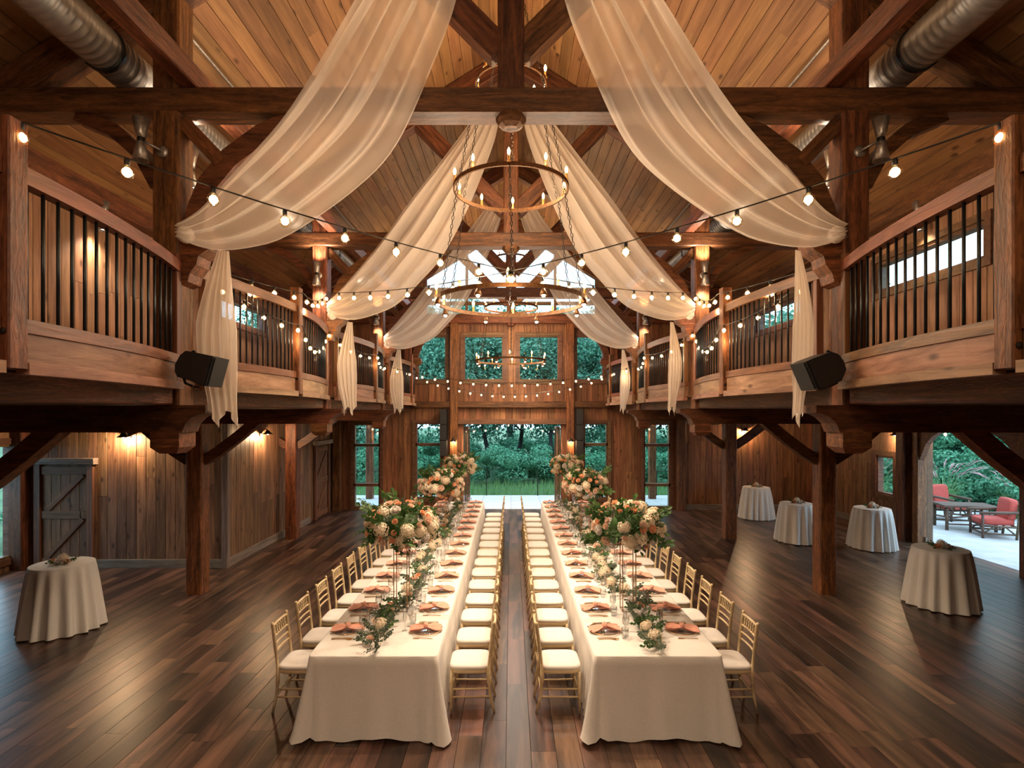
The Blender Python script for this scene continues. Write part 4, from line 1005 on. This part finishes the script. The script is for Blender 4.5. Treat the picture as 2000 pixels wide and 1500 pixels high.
def centrepiece(x, y, label, seed, warm):
    rr = random.Random(seed); z0 = TH+.01
    t = thing('tall_flower_stand', label, 'flower arrangement', T(x, y, z0))
    for i in (-1, 1):
        for j in (-1, 1):
            m = MB(); m.tube([(x+i*.075, y+j*.075, z0), (x+i*.075, y+j*.075, z0+.78)], .0055, 6); link('stand_rod', m.mesh('stand_rod', 'copper', True), Matrix(), t)
    for zz in (z0+.004, z0+.77):
        m = MB(); q = [(x-.075, y-.075, zz), (x+.075, y-.075, zz), (x+.075, y+.075, zz), (x-.075, y+.075, zz), (x-.075, y-.075, zz)]
        for a, b in zip(q[:-1], q[1:]): m.tube([a, b], .0055, 6)
        link('stand_frame', m.mesh('stand_frame', 'copper'), Matrix(), t)
    C = Vector((x, y, z0+.98)); A = Vector((.33, .33, .215))
    m = MB(); m.sphere((0, 0, 0), 1, 12, 8); me = m.mesh('foam_core', 'leaf', True)
    link('foam_core', me, T(*C) @ Matrix.Diagonal((A.x*.62, A.y*.62, A.z*.72, 1)), t)
    def pt(zlo=-.85):
        while True:
            v = Vector((rr.gauss(0, 1), rr.gauss(0, 1), rr.gauss(0, 1))).normalized()
            if v.z > zlo: return v
    taken = []
    def spread(n, zlo, dmin):
        res = []
        for _ in range(n*30):
            v = pt(zlo)
            if v.y > .75: continue
            if all((v-q).length > dmin for q in taken): res.append(v); taken.append(v)
            if len(res) == n: break
        return res
    for v in spread(15, -.6, .40): link('hydrangea', HYD[rr.randrange(2)], orient(C+Vector((v.x*A.x, v.y*A.y, v.z*A.z))*1.08, v, rr.random()*6, rr.uniform(.85, 1.1)), t)
    for v in spread(22, -.75, .25):
        k = rr.random(); me = (PEACH if k < warm else ROSE if k < .8 else WHT); me = me[rr.randrange(len(me))]
        link('rose', me, orient(C+Vector((v.x*A.x, v.y*A.y, v.z*A.z))*1.2, v, rr.random()*6, rr.uniform(.85, 1.2)), t)
    for v in spread(22, -.85, .18):
        me = (PEACH if rr.random() < .5 else ROSE)[rr.randrange(2)]
        link('rose', me, orient(C+Vector((v.x*A.x, v.y*A.y, v.z*A.z))*1.2, v, rr.random()*6, rr.uniform(.6, .85)), t)
    for i in range(64):
        v = pt(-.95); d = Vector((v.x, v.y, v.z*.55+rr.uniform(-.2, .25)))
        link('leaf_sprig', (SPR+EUC[:1])[rr.randrange(5)], point_dir(C+Vector((v.x*A.x, v.y*A.y, v.z*A.z))*.62, d, rr.random()*6, rr.uniform(.75, 1.05)), t)
    for i in range(16):
        a = rr.random()*2*PI; v = Vector((math.cos(a), math.sin(a), rr.choice([-.35, -.25, .5, .8])))
        link('leaf_sprig', BIG[rr.randrange(3)], point_dir(C+Vector((v.x*A.x, v.y*A.y, v.z*A.z))*.7, v, rr.random()*6, rr.uniform(.85, 1.15)), t)
for s in (-1, 1):
    xc = sum(TB[s])/2
    for k, yy in enumerate((6.35, 10.0, 13.4)):
        centrepiece(xc-.03*s, yy, 'tall copper stand of ivory and peach flowers, %s table row, %s from garden doorway' % (SIDE[s][7:-5], ORD[2-k]), 100+k*7+s, .45 if k else .3)
def garland(s):
    rr = random.Random(300+s); xc = sum(TB[s])/2; z = TH+.012
    t = thing('table_garland', 'eucalyptus garland runner with flowers along the %s table row' % SIDE[s][7:-5], 'garland', T(xc, 5.4, z))
    y = 5.24
    def cx(y): return xc+.07*math.sin(y*2.1+s)+.04*math.sin(y*5)
    while y < 13.9:
        for k in range(5):
            a = rr.uniform(-PI, PI); d = Vector((math.cos(a)*.6, math.sin(a), rr.uniform(.08, .35)))
            link('leaf_sprig', (EUC+SPR[:1])[rr.randrange(5)], point_dir((cx(y)+rr.uniform(-.05, .05), y+rr.uniform(-.05, .05), z+.035+rr.random()*.03), d, rr.uniform(-.3, .3), rr.uniform(.6, .95)), t)
        y += .15
    y = 5.38
    while y < 13.9:
        k = rr.random()
        me, sc = (HYD[rr.randrange(2)], .95) if k < .42 else ((PEACH+ROSE)[rr.randrange(4)], rr.uniform(.9, 1.25)) if k < .8 else (WHT[0], 1.0)
        link('flower_head', me, orient((cx(y)+rr.uniform(-.07, .07), y, z+(.076 if me in HYD else .05)), (rr.uniform(-.4, .4), rr.uniform(-.8, .0), 1), rr.random()*6, sc), t)
        y += rr.uniform(.12, .34)
for s in (-1, 1): garland(s)

# ------------------------------------------------------------------ round cocktail tables
def cocktail(x, y, r, h, label, seed):
    rr = random.Random(seed); ph = rr.random()*6; kf = rr.choice([15, 16, 17])
    t = thing('cocktail_table', 'round pedestal table under its cloth, '+label, 'table', T(x, y, 0))
    m = MB(); m.lathe([(.0, h-.03), (r-.01, h-.03), (r-.01, h-.004), (0, h-.004)], 24); link('tabletop', m.mesh('tabletop', 'teak'), T(x, y, 0), t)
    m = MB(); m.lathe([(.2, 0), (.2, .015), (.03, .03), (.03, h-.03)], 16); link('pedestal', m.mesh('pedestal', 'steel'), T(x, y, 0), t)
    m = MB(); n = 140; rows = 10; vs = []
    prof = [(0, h+.001)]
    for j in range(rows+1):
        v = j/rows
        for i in range(n):
            a = 2*PI*i/n; amp = .050*v**.62; kk = kf*a+.9*math.sin(2*a+ph)+.5*math.sin(5*a+ph)
            fold = math.sin(kk+ph); fold = math.copysign(abs(fold)**.8, fold)
            rad = r+.004+.095*v**.9+amp*fold+.01*v*math.sin(3*a+ph)
            z = h+.002-(h-.006)*v+(.008+.008*fold if v > .95 else 0)
            if j == 0: z = h+.004; rad = r+.002
            vs.append((rad*math.cos(a), rad*math.sin(a), z))
    m.add(vs, [(j*n+i, (j+1)*n+i, (j+1)*n+(i+1) % n, j*n+(i+1) % n) for j in range(rows) for i in range(n)])
    b = len(m.v); m.v += [((r-.012)*math.cos(2*PI*i/n), (r-.012)*math.sin(2*PI*i/n), h+.009) for i in range(n)]
    m.f += [(b+i, i, (i+1) % n, b+(i+1) % n) for i in range(n)]; m.f.append(tuple(b+i for i in range(n)))
    tag(link('round_tablecloth', m.mesh('round_tablecloth', 'cloth', True), T(x, y, 0)), 'ivory round cloth falling in folds, '+label, 'tablecloth', 'round tablecloths')
    z = h+.009; t = thing('flower_posy', 'small posy of ivory and peach flowers, '+label, 'flowers', T(x, y, z), 'posies on the cocktail tables')
    link('hydrangea', HYD[0], orient((x+.01, y, z+.07), (.1, -.3, 1), 1, .85), t)
    link('rose', PEACH[0], orient((x-.085, y-.05, z+.035), (-.5, -.6, .6), 1, 1.05), t); link('rose', ROSE[1], orient((x+.09, y-.05, z+.03), (.5, -.5, .6), 2, .95), t)
    link('rose', WHT[0], orient((x, y-.085, z+.03), (0, -.8, .6), 2, .85), t)
    for k in range(8):
        a = k*PI/4+.3; link('leaf_sprig', SPR[k % 4], point_dir((x+.05*math.cos(a), y+.05*math.sin(a), z+.022), (math.cos(a), math.sin(a), .16), 0, .55), t)
def at_floor(px, py): Y = 3263.5/(py-807); return ((px-998)*Y/1070, Y)
x, y = at_floor(122, 1271-43); cocktail(x, y, .375, .92, 'alone in front of the rustic plank door', 1)
x, y = at_floor(1837, 1182); cocktail(x, y, .375, .90, 'nearest the patio opening', 2)
x, y = at_floor(1703, 1070); cocktail(x, y, .365, .90, 'below the small square window', 3)
x, y = at_floor(1556, 1057); cocktail(x, y, .365, .90, 'behind the lower timber post', 4)
x, y = at_floor(1477, 1012); cocktail(x, y, .365, .90, 'closest to the end wall', 5)

# ------------------------------------------------------------------ outside
m = MB(); m.box(-70, 70, YB+.15, 120, -.40, -.22); m.box(9.85, 70, -30, YB+.15, -.40, -.22); m.box(-70, -9.9, -30, YB+.15, -.40, -.22)
struct('ground', m.mesh('ground', 'ground'), label='lawn around the hall')
def paving(name, x0, x1, y0, y1, nx, ny, label, mat='deck'):
    m = MB(); m.box(x0, x1, y0, y1, -.25, -.03); b = struct(name, m.mesh(name, 'sub'), label=label)
    w, d = (x1-x0)/nx, (y1-y0)/ny; m = MB(); m.box(-w/2+.004, w/2-.004, -d/2+.004, d/2-.004, -.03, 0); me = m.mesh('paving_slab', mat)
    for i in range(nx):
        for j in range(ny): link('paving_slab', me, T(x0+(i+.5)*w, y0+(j+.5)*d, -.005), b)
paving('floor_deck', -7.0, 7.0, YB+.12, 20.4, 14, 4, 'pale stone deck outside the garden doorway')
paving('floor_patio', 9.85, 15.2, 6.5, 18.5, 5, 12, 'pale stone patio outside the arched opening', 'concrete')
for s in (-1, 1):
    tag(timber('porch_post', (s*5.05, 19.6, -.01), (s*5.05, 19.6, 2.75), .24, .24, 'post', None), 'orange timber porch post outside '+SIDE[s], 'post')
    t = thing('deck_railing', 'thin metal railing at the deck edge '+SIDE[s], 'railing', T(s*4, 20.3, 0))
    for x in [.95*s+.04+k*s*1.1 for k in range(6)]:
        m = MB(); m.tube([(x, 20.3, -.01), (x, 20.3, .92)], .018, 6); link('railing_post', m.mesh('railing_post', 'chain'), Matrix(), t)
    for zz in (.9, .5):
        m = MB(); m.tube([(s*2.1+.04, 20.3, zz), (s*6.45+.04, 20.3, zz)], .012, 6); link('railing_bar', m.mesh('railing_bar', 'chain'), Matrix(), t)
tag(timber('porch_beam', (-6, 19.6, 2.84), (6, 19.6, 2.84), .22, .2, 'post', None), 'timber porch beam outside the garden doorway', 'beam')
# patio furniture
def patio_chair(x, y, rz, label):
    M_ = T(x, y, -.005) @ RZ(rz); t = thing('patio_armchair', label, 'armchair', M_, 'red patio armchairs')
    def rod(name, p0, p1, r=.03):
        m = MB(); m.tube([p0, p1], r, 8); link(name, m.mesh(name, 'teak', True), M_, t)
    for j in (-1, 1):
        rod('leg', (.32, j*.34, 0), (.32, j*.34, .62)); rod('leg', (-.34, j*.34, 0), (-.42, j*.34, .86))
        rod('arm', (.38, j*.34, .61), (-.40, j*.34, .66), .035); rod('side_rail', (.32, j*.34, .3), (-.36, j*.34, .3), .026); rod('side_rail', (.32, j*.34, .12), (-.35, j*.34, .12), .022)
        rod('side_brace', (.30, j*.34, .12), (.1, j*.34, .3), .018); rod('side_brace', (-.32, j*.34, .12), (-.12, j*.34, .3), .018)
    for x_, z_ in ((.32, .3), (-.36, .3), (-.42, .84), (.32, .12)): rod('cross_rail', (x_, -.34, z_), (x_, .34, z_), .025)
    def cush(name, c, sz, tilt):
        m = MB(); m.grid(lambda u, v: tuple(math.copysign(abs(q)**.35, q)*h for q, h in zip((math.sin(PI*v)*math.cos(2*PI*u), math.sin(PI*v)*math.sin(2*PI*u), math.cos(PI*v)), sz)), 20, 12, True)
        link(name, m.mesh(name, 'red', True), M_ @ T(*c) @ Matrix.Rotation(tilt, 4, 'Y'), t)
    cush('seat_cushion', (.0, 0, .40), (.36, .31, .085), 0); cush('back_cushion', (-.29, 0, .70), (.10, .31, .27), -.14)
patio_chair(11.95, 13.6, PI-.35, 'red cushioned log armchair on the patio beside the shrubs')
patio_chair(12.62, 15.8, -1.3, 'red cushioned log armchair on the patio behind the table')
M_ = T(12.0, 14.5, -.005) @ RZ(-.25); t = thing('patio_table', 'dark wooden patio table between the red armchairs', 'table', M_)
m = MB(); m.box(-.62, .62, -.38, .38, .60, .65); link('tabletop', m.mesh('tabletop', 'teak'), M_, t)
for i in (-1, 1):
    for j in (-1, 1): m = MB(); m.tube([(i*.54, j*.32, 0), (i*.54, j*.32, .6)], .04, 8); link('leg', m.mesh('leg', 'teak', True), M_, t)
for j in (-1, 1):
    for zz in (.16, .42): m = MB(); m.tube([(-.54, j*.32, zz), (.54, j*.32, zz)], .022, 6); link('rail', m.mesh('rail', 'teak'), M_, t)
    for k in range(6): m = MB(); m.tube([(-.4+.16*k, j*.32, .42), (-.4+.16*k, j*.32, .6)], .015, 6); link('slat', m.mesh('slat', 'teak'), M_, t)
# foliage
def crown(name, mat, rx, ry, rz_, n, ls, seed, clumps=26):
    rr = random.Random(seed); m = MB(); cl = []
    for i in range(clumps):
        v = Vector((rr.gauss(0, 1), rr.gauss(0, 1), rr.gauss(0, 1))).normalized()*rr.uniform(.35, .95); cl.append((v, rr.uniform(.22, .42)))
    for i in range(n):
        c, r = cl[rr.randrange(clumps)]; d = Vector((rr.gauss(0, 1), rr.gauss(0, 1), rr.gauss(0, 1))).normalized(); p = c+d*r*rr.uniform(.75, 1.05)
        P = Vector((p.x*rx, p.y*ry, p.z*rz_)); nrm = (d+Vector((rr.uniform(-.7, .7), rr.uniform(-.7, .7), rr.uniform(-.2, .9)))).normalized()
        a = nrm.orthogonal().normalized(); b = nrm.cross(a); q = rr.random()*6; e = a*math.cos(q)+b*math.sin(q); g_ = nrm.cross(e); l_ = ls*rr.uniform(.6, 1.3)
        m.add([P-e*l_*.5, P+g_*l_*.28+nrm*l_*.05, P+e*l_*.5, P-g_*l_*.28+nrm*l_*.05], [(0, 1, 2, 3)])
    return m.mesh(name, mat)
TR = [crown('foliage', 'tree', 3.0, 3.0, 3.4, 17000, .21, i, 46) for i in range(3)]
SH = [crown('foliage', 'shrub', 1.5, 1.5, 1.0, 10000, .12, 20+i, 30) for i in range(3)]
for sh_ in SH: sh_.name = 'shrub_foliage'
def trunk(x, y, h, seed, r=.16):
    rr = random.Random(seed); m = MB(); P = [Vector((x, y, -.3))]; dx = rr.uniform(-.25, .25)
    for i in range(1, 8): P.append(Vector((x+dx*i*.5+rr.uniform(-.18, .18), y+rr.uniform(-.1, .1), -.3+h*i/7)))
    m.tube(P, [r*(1-.085*i) for i in range(8)], 8)
    for k in (3, 4, 5):
        e = P[k]+Vector((rr.choice([-1, 1])*rr.uniform(.7, 1.3), 0, rr.uniform(.8, 1.6))); m.tube([P[k], (P[k]+e)/2+Vector((0, 0, -.1)), e], [r*.4, r*.3, r*.15], 6)
    return m.mesh('trunk', 'bark', True)
k = 0
def tree(x, y, zc, sc, seed, lab):
    t = thing('tree', lab, 'tree', T(x, y, -.25), 'trees beyond the deck')
    link('trunk', trunk(x, y, zc, seed, .13*sc+.02), Matrix(), t)
    link('crown', TR[seed % 3], T(x, y, zc) @ RZ(seed*1.7) @ Matrix.Scale(sc, 4), t)
for i, (x, y, zc, sc) in enumerate([(-3.0, 28.5, 5.3, .92), (-1.3, 30, 5.2, .95), (.3, 31, 5.4, .95), (2.0, 29, 5.0, .85), (3.5, 30.5, 5.1, .9), (-5.2, 31, 5.4, 1.05), (5.4, 29, 4.8, .9), (-7.9, 29, 5.2, 1.1), (7.9, 31, 5.2, 1.05),
                                     (-10.8, 32, 6, 1.2), (10.8, 32, 6, 1.2)]):
    tree(x, y, zc, sc, 50+i, 'leafy tree with a dark crooked trunk in the wood behind the deck')
for i in range(11):
    x = -17+i*3.4; t = thing('tree', 'dense tall tree closing the far edge of the wood', 'tree', T(x, 40, -.25), 'far trees of the wood')
    zc = 7.0+.6*math.sin(i*2.3)+(.7 if x < 0 else 0)
    link('trunk', trunk(x, 40, zc, 200+i, .3), Matrix(), t); link('crown', TR[i % 3], T(x, 40, zc) @ RZ(i) @ Matrix.Scale(1.08, 4), t)
    t = thing('undergrowth_bush', 'dense bush filling the far edge of the wood', 'bush', T(x, 37, -.25), 'far bushes of the wood')
    link('leaves', SH[i % 3], T(x, 37, .5) @ RZ(i) @ Matrix.Diagonal((1.7, 1.2, 1.3, 1)), t)
for i, (x, y, sc, z) in enumerate([(-7.2, 24.5, .95, .5), (-4.9, 25, 1.0, .55), (-2.6, 25.2, .9, .5), (-.4, 25.6, 1.0, .6), (1.7, 26, .95, .5), (3.7, 25.3, .9, .5), (5.8, 25, 1.0, .55), (8.2, 24.8, 1.0, .55), (-9.8, 25.5, 1.1, .8), (10.4, 25.5, 1.1, .8)]):
    t = thing('garden_shrub', 'bushy green shrub at the edge of the wood beyond the deck', 'shrub', T(x, y, -.25), 'shrubs beyond the deck')
    link('leaves', SH[i % 3], T(x, y, z) @ RZ(i*1.3) @ Matrix.Scale(sc, 4), t)
for i, (x, y, sc, z) in enumerate([(15.6, 15.0, .95, .75), (16.3, 13.2, 1.0, .8), (16.2, 16.8, 1.1, .9), (17.0, 11.6, 1.0, .7), (15.9, 18.7, 1.1, .9), (18.2, 15.2, 1.4, 1.5), (18.6, 18.0, 1.5, 1.6), (18.8, 12.6, 1.3, 1.3), (17.4, 20.6, 1.5, 1.5), (14.2, 20.5, 1.2, .9)]):
    t = thing('patio_shrub', 'bushy green shrub bordering the stone patio', 'shrub', T(x, y, -.25), 'shrubs bordering the patio')
    link('leaves', SH[i % 3], T(x, y, z) @ RZ(i*1.9) @ Matrix.Scale(sc, 4), t)
for i, (x, y, zc, sc) in enumerate([(20.5, 17, 4.0, 1.0), (22, 22, 4.5, 1.2), (19.5, 24, 4.6, 1.2), (23, 14, 4.2, 1.1), (16, 26, 5, 1.2), (24, 18.5, 5, 1.3), (13, 25.5, 4.8, 1.1)]):
    t = thing('tree', 'leafy tree standing behind the patio shrubs', 'tree', T(x, y, -.25), 'trees behind the patio')
    link('trunk', trunk(x, y, zc, 80+i), Matrix(), t); link('crown', TR[i % 3], T(x, y, zc) @ RZ(i*2.1) @ Matrix.Scale(sc, 4), t)
for i, (x, y) in enumerate([(-12.5, 10.5), (-13.5, 12.5), (-12.8, 8.4)]):
    t = thing('side_shrub', 'green shrub outside the tall outer window', 'shrub', T(x, y, -.25), 'shrubs outside the outer window'); link('leaves', SH[i], T(x, y, .5) @ Matrix.Scale(.9, 4), t)
# pink plumed grass clumps by the patio
def grass_clump(x, y, h, label, seed):
    rr = random.Random(seed); t = thing('plume_grass', label, 'ornamental grass', T(x, y, -.25), 'pink plumed grasses')
    m = MB(); mp = MB()
    for i in range(150):
        a = rr.random()*2*PI; ln = h*rr.uniform(.6, 1.0); sp = rr.uniform(.2, .75); d = Vector((math.cos(a), math.sin(a), 0)); b = Vector((x, y, -.25))+d*.15*rr.random()
        q = [b, b+d*sp*.25*ln+Vector((0, 0, ln*.5)), b+d*sp*.6*ln+Vector((0, 0, ln*.82)), b+d*sp*ln+Vector((0, 0, ln*.9))]; s_ = d.cross(Vector((0, 0, 1)))*.008
        m.add([p+s_*k_ for p, w in zip(q, (1, 1, .7, .1)) for k_ in (-w, w)], [(0, 1, 3, 2), (2, 3, 5, 4), (4, 5, 7, 6)])
    for i in range(44):
        a = rr.random()*2*PI; ln = h*rr.uniform(1.0, 1.35); sp = rr.uniform(.25, .8); d = Vector((math.cos(a), math.sin(a), 0)); b = Vector((x, y, -.25))
        P = [b, b+d*sp*.25*ln+Vector((0, 0, ln*.55)), b+d*sp*.6*ln+Vector((0, 0, ln*.9)), b+d*sp*.85*ln+Vector((0, 0, ln*1.0)), b+d*sp*1.05*ln+Vector((0, 0, ln*1.02))]
        m.tube(P[:4], .004, 4); mp.tube(P[2:], [.006, .015, .003], 6)
    o1 = link('blades', m.mesh('blades', 'grass'), Matrix(), t); o1['kind'] = 'stuff'; o2 = link('plumes', mp.mesh('plumes', 'plume', True), Matrix(), t); o2['kind'] = 'stuff'
for i, (x, y, h) in enumerate([(13.9, 17.6, 1.35), (14.7, 15.9, 1.2), (12.0, 18.1, 1.4), (10.9, 18.0, 1.2)]): grass_clump(x, y, h, 'clump of pink plumed grass beside the patio chairs', i)
# rough grass behind the deck
rr = random.Random(5); m = MB()
for i in range(9000):
    x, y = rr.uniform(-9, 9), rr.uniform(20.5, 25); h = rr.uniform(.15, .5); a = rr.random()*6; d = Vector((math.cos(a), math.sin(a), 0))*.1
    b = Vector((x, y, -.25)); s_ = Vector((-math.sin(a), math.cos(a), 0))*.012; m.add([b-s_, b+s_, b+d+Vector((0, 0, h))], [(0, 1, 2)])
o = link('rough_grass', m.mesh('rough_grass', 'grass')); o['kind'] = 'stuff'; o['label'] = 'rough grass growing behind the stone deck'; o['category'] = 'grass'
print('objects', len(bpy.data.objects))
